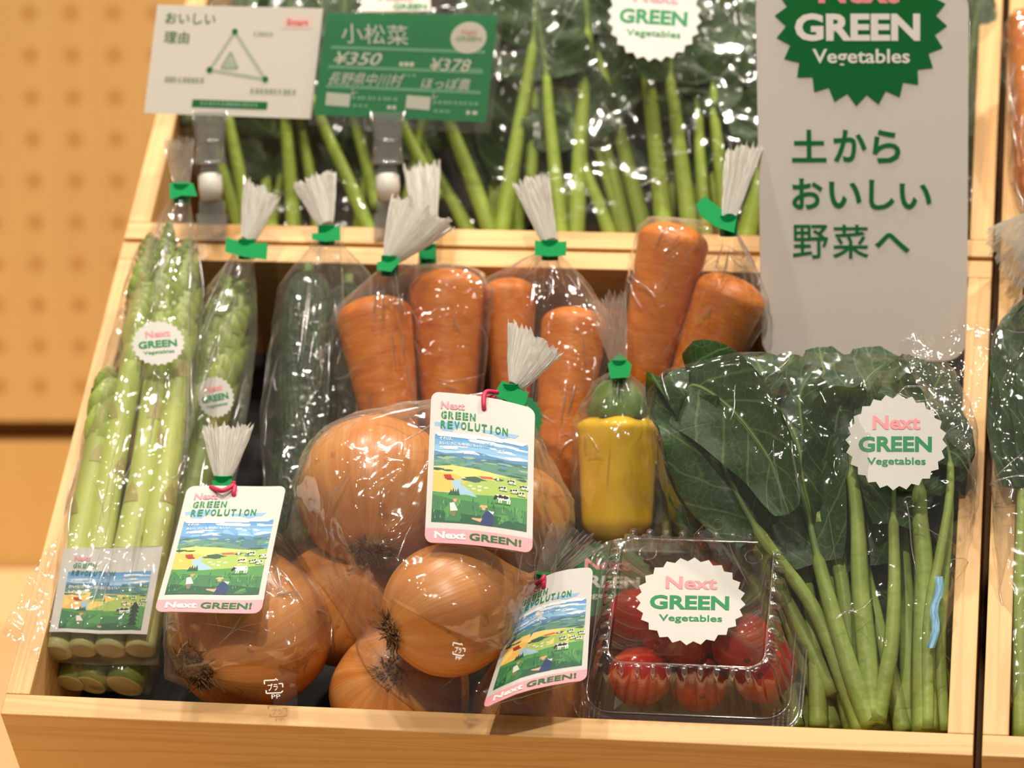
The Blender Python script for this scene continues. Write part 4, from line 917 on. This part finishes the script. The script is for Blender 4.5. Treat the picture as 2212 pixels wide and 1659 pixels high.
D_ = [L([(1952, 1580, -2.6), (1928, 1470, -2.0), (1902, 1370, -1.2), (1872, 1240, -.2), (1820, 1050, 1.6), (1790, 860, 3.0), (1770, 750, 3.4)], .44, .52, 2.6, (1, .1, .1), .15, .12, 10),
      L([(1962, 1580, -2.8), (1962, 1400, -1.8), (1950, 1180, -.4), (1925, 1000, 1.2), (1905, 850, 2.6), (1870, 750, 3.0)], .46, .55, 2.7, (1, 0, 0), .15, .12, 11),
      L([(1768, 1570, -2.8), (1762, 1420, -1.6), (1740, 1250, -.4), (1690, 1080, 1.2), (1640, 900, 2.6), (1600, 770, 3.2)], .46, .5, 2.8, (1, .3, 0), .15, .12, 12),
      L([(1846, 1578, -2.6), (1835, 1440, -1.6), (1842, 1330, -.9), (1850, 1260, -.4)], .3, .35, 1.2, (1, .1, .2), .2, .14, 13)]
E_ = [L([(1720, 1570, -3.2), (1670, 1350, -2.0), (1600, 1200, -.8), (1560, 1080, .4), (1545, 930, 1.8), (1580, 800, 2.6)], .42, .42, 2.8, (1, .2, 0), .15, .12, 14),
      L([(2035, 1570, -3.2), (2020, 1350, -2.0), (1990, 1150, -.8), (1960, 950, .8), (1950, 800, 2.2)], .42, .5, 2.8, (1, 0, 0), .15, .12, 15),
      L([(1905, 1575, -3.2), (1880, 1350, -2.4), (1840, 1150, -.8), (1850, 950, .8), (1830, 780, 2.2)], .46, .5, 3.0, (1, 0, 0), .15, .12, 16),
      L([(1800, 1575, -3.4), (1720, 1350, -2.4), (1690, 1150, -1), (1700, 950, .6), (1690, 800, 2.0)], .46, .5, 3.0, (1, 0, 0), .15, .12, 17)]
R_ = random.Random(77)
F_ = [L([(1745 + 42 * i, 1580, -4.2 + .3 * (i % 2)), (1745 + 40 * i + R_.uniform(-30, 20), 1430, -3.4), (1735 + 38 * i + R_.uniform(-40, 30), 1280, -2.2), (1720 + 36 * i + R_.uniform(-40, 40), 1120, -.9)], .40, .28, 1.9, (1, R_.uniform(-.3, .3), R_.uniform(-.4, .4)), .18, .13, 30 + i) for i in range(8)]
N_ = [L([(1840, 1575, -3.0), (1790, 1330, -1.2), (1765, 1160, .6), (1745, 1000, 2.6), (1728, 860, 4.0), (1765, 790, 4.6)], .4, .42, 1.7, (1, -.1, .5), .4, .14, 51), L([(1850, 1575, -3.0), (1800, 1330, -1.2), (1795, 1160, .8), (1800, 1000, 2.8), (1815, 880, 4.2), (1870, 840, 4.6)], .4, .42, 1.9, (1, .2, -.3), .35, .14, 52),
      L([(1790, 1560, -3.4), (1700, 1330, -1.6), (1655, 1150, .4), (1620, 1000, 2.2), (1640, 880, 3.8), (1690, 810, 4.8)], .4, .4, 1.6, (1, .1, .6), .45, .14, 53)]
SG = 'spinach plants in the front bag'; pts = []
pts += plant('spinach', 'spinach plant of narrow folded leaves in the middle of the front bag', 'spinach', N_, 'spinach', SG)
pts += plant('spinach', 'spinach plant low at the back of the front bag, small leaves between the stems', 'spinach', F_, 'spinach', SG)
pts += plant('spinach', 'spinach plant with two pale stems meeting in a V, below the round sticker', 'spinach', A_, 'spinach', SG)
pts += plant('spinach', 'spinach plant whose big dark leaf folds over at the bag upper left', 'spinach', B_, 'spinach', SG)
pts += plant('spinach', 'spinach plant with the thickest pale stem, along the crate right side', 'spinach', C_, 'spinach', SG)
pts += plant('spinach', 'spinach plant with slanting stems behind the V shaped stems', 'spinach', D_, 'spinach', SG)
pts += plant('spinach', 'spinach plant of dark leaves at the back of the front bag', 'spinach', E_, 'spinach', SG)
b = thing('vegetable_bag', 'clear bag of dark spinach leaves at the front right with a round white sticker', 'bag', at(1880, 1400, -2), 'bagged vegetables')
film_body(b, pts, at(1860, 1500, -2.4), at(1800, 800, 3.4), 61, 84, 170, .0, 1.01, .11, 10, 46, [P3(p) for p in ((1462, 828, 3.6), (1595, 752, 4.2), (2000, 735, 4.4), (2075, 900, 3.6), (2068, 1200, .6), (2055, 1585, -2.6), (1735, 1575, -3.4), (1490, 1100, -.4))], 'film_crisp')
sheet(b, quad((1935, 742, 4.6), (2148, 700, 4.4), (2092, 1010, 2.6), (2010, 900, 4.2)), 9, amp=.28)
sticker(b, sticker_quad(1936, 957, 110, 104, 4.9, 0, .9), .12)
mb = MB(); mb.grid([[at(2019 + 18 * k / 5 - 14 * i / 8 + 4 * math.sin(i * 1.3), 1245 + 155 * i / 8, 1.6 - 1.2 * i / 8 + .12 * math.sin(k * 2 + i)) for k in range(6)] for i in range(9)]); bt = mb.build('tape_strip', plain('blue_tape', (132, 178, 204), .4), b); bt['label'] = 'pale blue tape strip'
for x, y, w in ((1963, 1084, 3.9), (1551, 1133, 2.6)):
    mb = MB(); c = at(x, y, w); pr = [c + (CXV * math.cos(6.2832 * i / 20) + CUV * math.sin(6.2832 * i / 20)) * .26 for i in range(21)]; tube(mb, pr, .03, 5, False); mb.build('punched_hole', M['clear'], b)

# ------------------------------------------------------------------ greens behind the pepper
G_ = [L([(1470, 1190, -4.0), (1462, 1050, -2.6), (1455, 930, -1.2), (1450, 800, .2)], .3, .25, 1.7, (.9, 0, -.6), .25, .12, 21), L([(1440, 1200, -4.2), (1440, 1080, -3.0), (1475, 960, -1.6), (1490, 850, -.4)], .3, .2, 1.8, (.9, 0, .3), .2, .14, 22),
      L([(1490, 1200, -4.4), (1485, 1080, -3.2), (1430, 980, -2.2), (1420, 880, -1.0)], .3, .2, 1.5, (.9, 0, -.2), .2, .14, 23)]
pts = plant('spinach', 'few spinach leaves between the yellow pepper and the big spinach bag', 'spinach', G_, 'spinach')
b = thing('vegetable_bag', 'clear bag of greens squeezed between the pepper and the spinach', 'bag', at(1450, 1150, -4), 'bagged vegetables')
film_body(b, pts, at(1462, 1170, -3.9), at(1440, 830, .2), 62, 56, 110, .0, 1.03, .10, 8, 24, [P3(p) for p in ((1378, 800, 1.0), (1470, 775, 1.4), (1400, 1000, -1.6), (1395, 1200, -4.2))])

# ------------------------------------------------------------------ the standing sign
DS = depth(at(2092, 575, .3)) - .75
def flat(px0, py0, px1, py1, D): return [atD(px0, py0, D), atD(px1, py0, D), atD(px1, py1, D), atD(px0, py1, D)]
X0, Y0, X1, Y1 = 1638., -30., 2091., 780.
S = Patch([atD(1632, Y0, DS), atD(2093, Y0, DS), atD(2089, Y1, DS + .2), atD(1646, Y1, DS + .2)])
def sx(x): return (x - X0) / (X1 - X0)
def sy(y): return (y - Y0) / (Y1 - Y0)
o = thing('standing_sign', 'white upright sign board with a green toothed badge and Japanese slogan', 'sign', S(.5, 1))
mb = MB(); plate(mb, S, rounded(0, 0, 1, 1, .11, .062), (208, 200, 190), .3)
brd = mb.build('board', M['print'], o, smooth=False)
mb = MB(); S2 = lambda x, y, l=0: S(sx(x), sy(y), l)
class SP:
    pass
def S3(x, y, l=0): return S(sx(1660 + 400 * x), sy(-155 + 400 * y), l)
bdg = [((px - 1660) / 400, (py + 155) / 400) for px, py in teeth(1861, 45, 184, 160)]
poly(mb, S3, bdg, (14, 100, 46), .05, 1, 1);
def stx(t, a, c, bold): text(mb, S3, t, ((a[0] - 1660) / 400, (a[1] + 155) / 400, (a[2] - 1660) / 400, (a[3] + 155) / 400), c, .07, bold)
stx('Next', (1771, -66, 1943, 8), (232, 142, 148), .04); stx('GREEN', (1720, 29, 1987, 89), (226, 219, 208), .04); stx('Vegetables', (1757, 106, 1965, 146), (226, 219, 208), .018)
mb.build('badge', M['print'], brd, smooth=False)['label'] = 'green toothed badge'
mb = MB()
for t, a in (('土', (1710, 280, 1785, 350)), ('か', (1800, 280, 1872, 350)), ('ら', (1884, 280, 1945, 352)), ('お', (1709, 385, 1776, 452)), ('い', (1789, 392, 1860, 450)), ('し', (1876, 388, 1932, 453)), ('い', (1942, 396, 2012, 452)), ('野', (1709, 485, 1787, 558)), ('菜', (1796, 485, 1875, 558)), ('へ', (1888, 503, 1965, 546))):
    text(mb, S2, t, a, (22, 102, 50), .05, .024 if t not in '野菜' else .008)
mb.build('lettering', M['print'], brd, smooth=False)['label'] = 'green Japanese slogan'

# ------------------------------------------------------------------ price cards in their clip holders
DC = depth(at(640, 500, .6)); E3 = {}
def holder(px, label):
    o = thing('card_holder', label, 'card holder', at(px, 490, .3), 'clear clip holders on the back rail'); k = 37.0
    mb = MB()
    def blk(x0, y0, x1, y1, d0, d1, tp=0):
        q = [atD(x0 + tp, y0, DC), atD(x1 - tp, y0, DC), atD(x1, y1, DC), atD(x0, y1, DC)]; b = len(mb.v)
        for p in q: mb.vert(p + CBV * d0)
        for p in q: mb.vert(p + CBV * d1)
        for f in ((0, 1, 2, 3), (7, 6, 5, 4), (0, 4, 5, 1), (1, 5, 6, 2), (2, 6, 7, 3), (3, 7, 4, 0)): mb.face([b + i for i in f])
    blk(px - 33, 243, px + 33, 268, .38, .48, -3); blk(px - 27, 268, px + 27, 305, .36, .46, -5); blk(px - 30, 305, px + 30, 352, .34, .46, 4); blk(px - 34, 340, px + 34, 356, .2, .55)
    blk(px - 30, 262, px + 30, 350, -.5, -.35); blk(px - 8, 290, px + 8, 330, -.35, .3); blk(px - 22, 356, px + 22, 374, -.2, .3, 4)
    cl = mb.build('clip', M['clip'], o, smooth=False); em = MB()
    for sg in (-1, 1):
        tube(em, [atD(px + sg * 37, 240, DC) + CBV * .5, atD(px + sg * 33, 268, DC) + CBV * .5, atD(px + sg * 26, 305, DC) + CBV * .5, atD(px + sg * 31, 352, DC) + CBV * .5], [.07, .1, .09, .08], 8)
    tube(em, [atD(px - 32, 352, DC) + CBV * .52, atD(px + 32, 352, DC) + CBV * .52], .1, 8); tube(em, [atD(px - 26, 305, DC) + CBV * .5, atD(px + 26, 305, DC) + CBV * .5], .07, 8)
    em.build('clip_rims', M['bead'], cl)
    mb = MB(); p0, p1 = atD(px - 2, 374, DC), atD(px + 2, 434, DC); tube(mb, [p0, p0 * .9 + p1 * .1, p0 * .5 + p1 * .5, p1], [.5, .66, .68, .62], 18); mb.build('joint', M['joint'], o)['label'] = 'milky white joint'
    mb = MB(); blk(px - 24, 434, px + 30, 462, -.5, .4); blk(px - 30, 462, px + 34, 520, .28, .42); blk(px - 30, 462, px + 34, 486, -.9, -.75); mb.build('base_clamp', M['clip'], o, smooth=False)
holder(455, 'clear clip holder under the white triangle card'); holder(838, 'clear clip holder under the green price card')
def small(mb, S, x0, x1, y, h, c, k, seed):
    """rows of tiny print, too small to read in the photograph"""
    R_ = random.Random(seed); x = x0
    while x < x1:
        w_ = (x1 - x0) / k * R_.uniform(.5, .9); poly(mb, S, [(x, y), (min(x1, x + w_), y), (min(x1, x + w_), y + h), (x, y + h)], c, .02); x += (x1 - x0) / k
q = [atD(340, 10, DC), atD(698, 18, DC), atD(672, 257, DC), atD(311, 244, DC)]; S = Patch(q); mb = MB()
plate(mb, S, [(0, 0), (1, 0), (1, 1), (0, 1)], (222, 214, 202), .06); TG = (38, 110, 64)
text(mb, S, 'おいしい', (.06, .07, .36, .17), TG, .02, .01); text(mb, S, '理由', (.065, .24, .215, .35), TG, .02, .006)
text(mb, S, 'Smart', (.79, .10, .92, .16), (238, 110, 104), .03, .03); poly(mb, S, [(.765, .07), (.945, .065), (.945, .19), (.765, .195)], (232, 206, 196), .01)
A0, B0, C0 = (.485, .20), (.375, .59), (.72, .635); A1, B1, C1 = (.485, .23), (.36, .585), (.70, .655)
for a, c in ((A1, B1), (B1, C1), (A1, C1)): bar(mb, S, a, c, .009, (176, 186, 164), .015, .7)
for c in (A1, B1, C1): poly(mb, S, disc(c[0], c[1], .018, .028, 14), TG, .03)
bar(mb, S, (.475, .42), (.43, .56), .008, (164, 180, 156), .02, .7); bar(mb, S, (.475, .42), (.525, .56), .008, (164, 180, 156), .02, .7); bar(mb, S, (.43, .56), (.525, .56), .008, (164, 180, 156), .02, .7); poly(mb, S, [(.475, .47), (.51, .55), (.445, .55)], (170, 186, 164), .018)
small(mb, S, .60, .72, .225, .035, (176, 180, 164), 5, 1); small(mb, S, .10, .34, .66, .045, (158, 166, 146), 9, 2); small(mb, S, .62, .90, .74, .045, (158, 166, 146), 10, 3)
poly(mb, S, [(.28, .86), (.73, .86), (.73, .93), (.28, .93)], TG, .015); small(mb, S, .33, .68, .875, .035, (120, 160, 130), 14, 4)
o = mb.build('price_card', M['print'], None, S(.5, 1), smooth=False); tag(o, 'white card with a triangle diagram above the asparagus', 'card', 'cards held over the back rail')
q = [atD(706, 28, DC), atD(1075, 33, DC), atD(1050, 264, DC), atD(677, 248, DC)]; S = Patch(q)
o = thing('price_card', 'green price card with white handwriting in a clear sleeve', 'card', S(.5, 1), 'cards held over the back rail')
mb = MB(); plate(mb, S, [(0, 0), (1, 0), (1, 1), (0, 1)], (46, 138, 84), .04); Wc = (224, 224, 208); LG = (122, 182, 138)
for y in (.335, .525, .715): bar(mb, S, (.05, y), (.95, y + .012), .010, LG, .015, .65)
text(mb, S, '小松菜', (.11, .10, .50, .29), Wc, .03, .0, -.1, .01); poly(mb, S, disc(.845, .215, .105, .15, 28), (228, 222, 206), .02); text(mb, S, 'Next', (.80, .13, .89, .19), (236, 170, 160), .04, .02); text(mb, S, 'GREEN', (.77, .205, .92, .245), (150, 176, 130), .04, .02)
text(mb, S, '¥350', (.065, .375, .34, .50), Wc, .03, .01, .2); text(mb, S, '¥378', (.63, .415, .865, .535), Wc, .03, .008, .15); small(mb, S, .46, .55, .46, .04, Wc, 3, 5); small(mb, S, .88, .95, .50, .035, LG, 3, 6); small(mb, S, .49, .57, .57, .03, LG, 3, 7)
text(mb, S, '長野県中川村', (.055, .575, .48, .70), Wc, .03, 0, .15); text(mb, S, 'ほっぽ農', (.60, .60, .88, .71), Wc, .03, .004, .1)
for x in (.06, .525): poly(mb, S, [(x, .775), (x + .14, .785), (x + .14, .91), (x, .90)], (216, 218, 202), .02)
small(mb, S, .21, .48, .80, .035, LG, 9, 8); small(mb, S, .22, .32, .88, .03, LG, 3, 9); small(mb, S, .42, .48, .88, .035, Wc, 2, 10); small(mb, S, .68, .95, .815, .035, LG, 9, 11); small(mb, S, .69, .79, .90, .03, LG, 3, 12); small(mb, S, .88, .95, .90, .035, Wc, 2, 13)
text(mb, S, 'レ', (.205, .735, .235, .79), Wc, .03, .01); text(mb, S, 'レ', (.675, .745, .705, .80), Wc, .03, .01)
mb.build('card', M['print'], o, smooth=False)
mb = MB(); pl_ = [(-.02, -.03), (1.035, -.03), (1.035, 1.10), (-.02, 1.10)]; b = len(mb.v)
for z in (.12, -.12):
    for x, y in pl_: mb.vert(S(x, y, z))
mb.face((0, 1, 2, 3)); mb.face((7, 6, 5, 4))
for i in (1, 2, 3): mb.face((i, (i + 1) % 4, 4 + (i + 1) % 4, 4 + i))
mb.build('sleeve', M['clear'], o, smooth=False)

# ------------------------------------------------------------------ leafy greens in the upper crate
stems = {0: [((537, 470), (497, 273), .34), ((636, 500), (617, 250), .36), ((520, 500), (470, 330), .3), ((802, 500), (705, 285), .36), ((809, 420), (768, 270), .3), ((690, 500), (655, 290), .3)],
         1: [((935, 400), (880, 290), .34), ((1064, 500), (972, 270), .42), ((1015, 500), (955, 395), .36), ((1082, 500), (1140, 169), .40), ((1146, 420), (1157, 170), .32), ((870, 500), (905, 300), .34)],
         2: [((1212, 500), (1186, 240), .36), ((1243, 500), (1265, 140), .42), ((1396, 500), (1306, 170), .40), ((1437, 505), (1397, 140), .42), ((1318, 500), (1270, 380), .34), ((1352, 500), (1313, 330), .36)],
         3: [((1491, 505), (1458, 240), .40), ((1525, 505), (1511, 320), .34), ((1346, 505), (1300, 350), .3), ((1612, 505), (1640, 400), .5), ((1570, 505), (1545, 260), .34), ((1680, 505), (1690, 260), .4)]}
lbl = ['greens behind the white and green cards, thick pale stems below them', 'greens right of the green card with a long stem leaning right', 'greens in the upper crate under the round sticker, straight pale stems', 'greens behind the standing sign left edge, beside the carrot tape']
bl = ['clear bag of greens behind the two cards in the upper crate', 'clear bag of greens beside the green card in the upper crate', 'clear bag of greens with a round sticker in the upper crate', 'clear bag of greens partly behind the standing sign']
R_ = random.Random(21)
for k, ss in stems.items():
    lv = []
    for i, ((xa, ya), (xb, yb), rr) in enumerate(ss):
        dx = (xb - xa) / (ya - yb); W_ = lambda y: -3.2 + (520 - y) / 520 * 6.2 - .5 * (i % 3)
        yt = yb - R_.uniform(210, 330)
        c = [(xa - dx * 20, ya + 30, W_(ya + 30)), ((xa + xb) / 2, (ya + yb) / 2, W_((ya + yb) / 2)), (xb, yb, W_(yb)), (xb + dx * 90 * .8, yb - 90, W_(yb - 90)), (xb + dx * 120 + R_.uniform(-40, 40), yt, W_(yt))]
        lv.append(L(c, rr * 1.15, .70, R_.uniform(2.2, 3.0), (1, R_.uniform(-.2, .2), R_.uniform(-.4, .4)), .2, .13, k * 10 + i))
    for i in range(4):
        xa = sum(s[0][0] for s in ss) / len(ss) + R_.uniform(-110, 110); c = [(xa, 525, -5.0), (xa + R_.uniform(-30, 30), 330, -3.0), (xa + R_.uniform(-50, 50), 120, -1.0), (xa + R_.uniform(-60, 60), -120, 1.0)]
        lv.append(L(c, .34, .25, 3.2, (1, R_.uniform(-.2, .2), R_.uniform(-.3, .3)), .15, .12, 50 + k * 10 + i))
    pts = plant('komatsuna', lbl[k], 'greens', lv, 'komatsuna', 'leafy greens in the upper crate')
    b = thing('vegetable_bag', bl[k], 'bag', P3((sum(s[0][0] for s in ss) / len(ss), 520, -4)), 'bagged vegetables')
    cx = sum(s[0][0] for s in ss) / len(ss)
    film_body(b, pts, P3((cx, 505, -3.6)), P3((cx, -120, 2.6)), 70 + k, 50, 110, .0, 1.01, .11, 5, 16, mat='film_back', folds=16)
    if k == 2: sticker(b, sticker_quad(1414, 36, 102, 100, 7.0, .06, .5), .1)
    if k == 0:
        cq = [at(780, -60, 6.4), at(930, -55, 6.4), at(930, 24, 5.8), at(782, 26, 5.8)]; S = Patch(cq); mb = MB(); plate(mb, S, [(0, 0), (1, 0), (1, 1), (0, 1)], (218, 210, 198), .03); text(mb, S, 'Next', (.25, .50, .75, .74), (236, 150, 150), .03, .03); text(mb, S, 'GREEN', (.45, .80, .95, .95), GREEN, .03, .03)
        mb.build('label', M['print'], b, smooth=False)
# greens beyond the sign, right end of the upper crate
lv = [L([(2040 + 14 * i, 500, -4.5), (2050 + 10 * i, 330, -2.6), (2070 + 8 * i, 150, -.8), (2085 + 12 * i, -60, 1.0)], .34, .3, 2.0, (1, .1, -.3), .15, .12, 90 + i) for i in range(4)]
pts = plant('komatsuna', 'greens right of the standing sign, upper right corner', 'greens', lv, 'komatsuna', 'leafy greens in the upper crate')
b = thing('vegetable_bag', 'clear bag of greens just right of the standing sign', 'bag', at(2060, 490, -4), 'bagged vegetables'); film_body(b, pts, at(2056, 480, -4), at(2085, 0, .6), 79, 40, 80, .0, 1.02, .1, 6, 16)

# ------------------------------------------------------------------ the neighbouring crates' contents at the right edge
lv = [L([(2206 + 26 * i, 1600, -2.2), (2204 + 26 * i, 1300, -.2), (2212 + 24 * i, 1000, 1.4), (2230 + 20 * i, 760, 2.6), (2260 + 10 * i, 640, 3.2)], .42, .45, 2.4, (1, 0, -.3), .15, .12, 100 + i) for i in range(5)]
pts = plant('spinach', 'greens cut off by the right edge, in the neighbouring crate', 'spinach', lv, 'spinach')
b = thing('vegetable_bag', 'clear bag of greens cut off by the right edge', 'bag', at(2300, 1500, -3), 'bagged vegetables'); film_body(b, pts, at(2300, 1540, -2.6), at(2300, 640, 3), 81, 60, 120, .0, 1.02, .1, 6, 24, [P3(p) for p in ((2190, 1560, -2), (2186, 1000, 1.2), (2200, 640, 3.4), (2400, 1000, 1))])
sh = MB()
pts = carrot_(at(2248, 30, 4.2), at(2238, 440, .2), 1.75, 1.1, 'carrot at the upper right edge of the photo, right of the rails', 8, 'carrots in the neighbouring crate'); pts += carrot_(at(2320, 40, 4.2), at(2300, 430, .2), 1.7, 1.1, 'second carrot past the upper right edge, behind the first', 9, 'carrots in the neighbouring crate')
b = thing('vegetable_bag', 'clear bag of carrots at the upper right edge, film end spread over the rail', 'bag', at(2270, 300, 0), 'bagged vegetables'); neck = at(2240, 470, 1.8)
film_body(b, pts, at(2280, 80, 3.2), neck, 82, 56, 110, .5, 1.06, .12, 16, 16)
tuft(b, neck, at(2128, 500, 2.6), at(2212, 622, 2.6), 12, thick=.35, mat='tuft_thin')
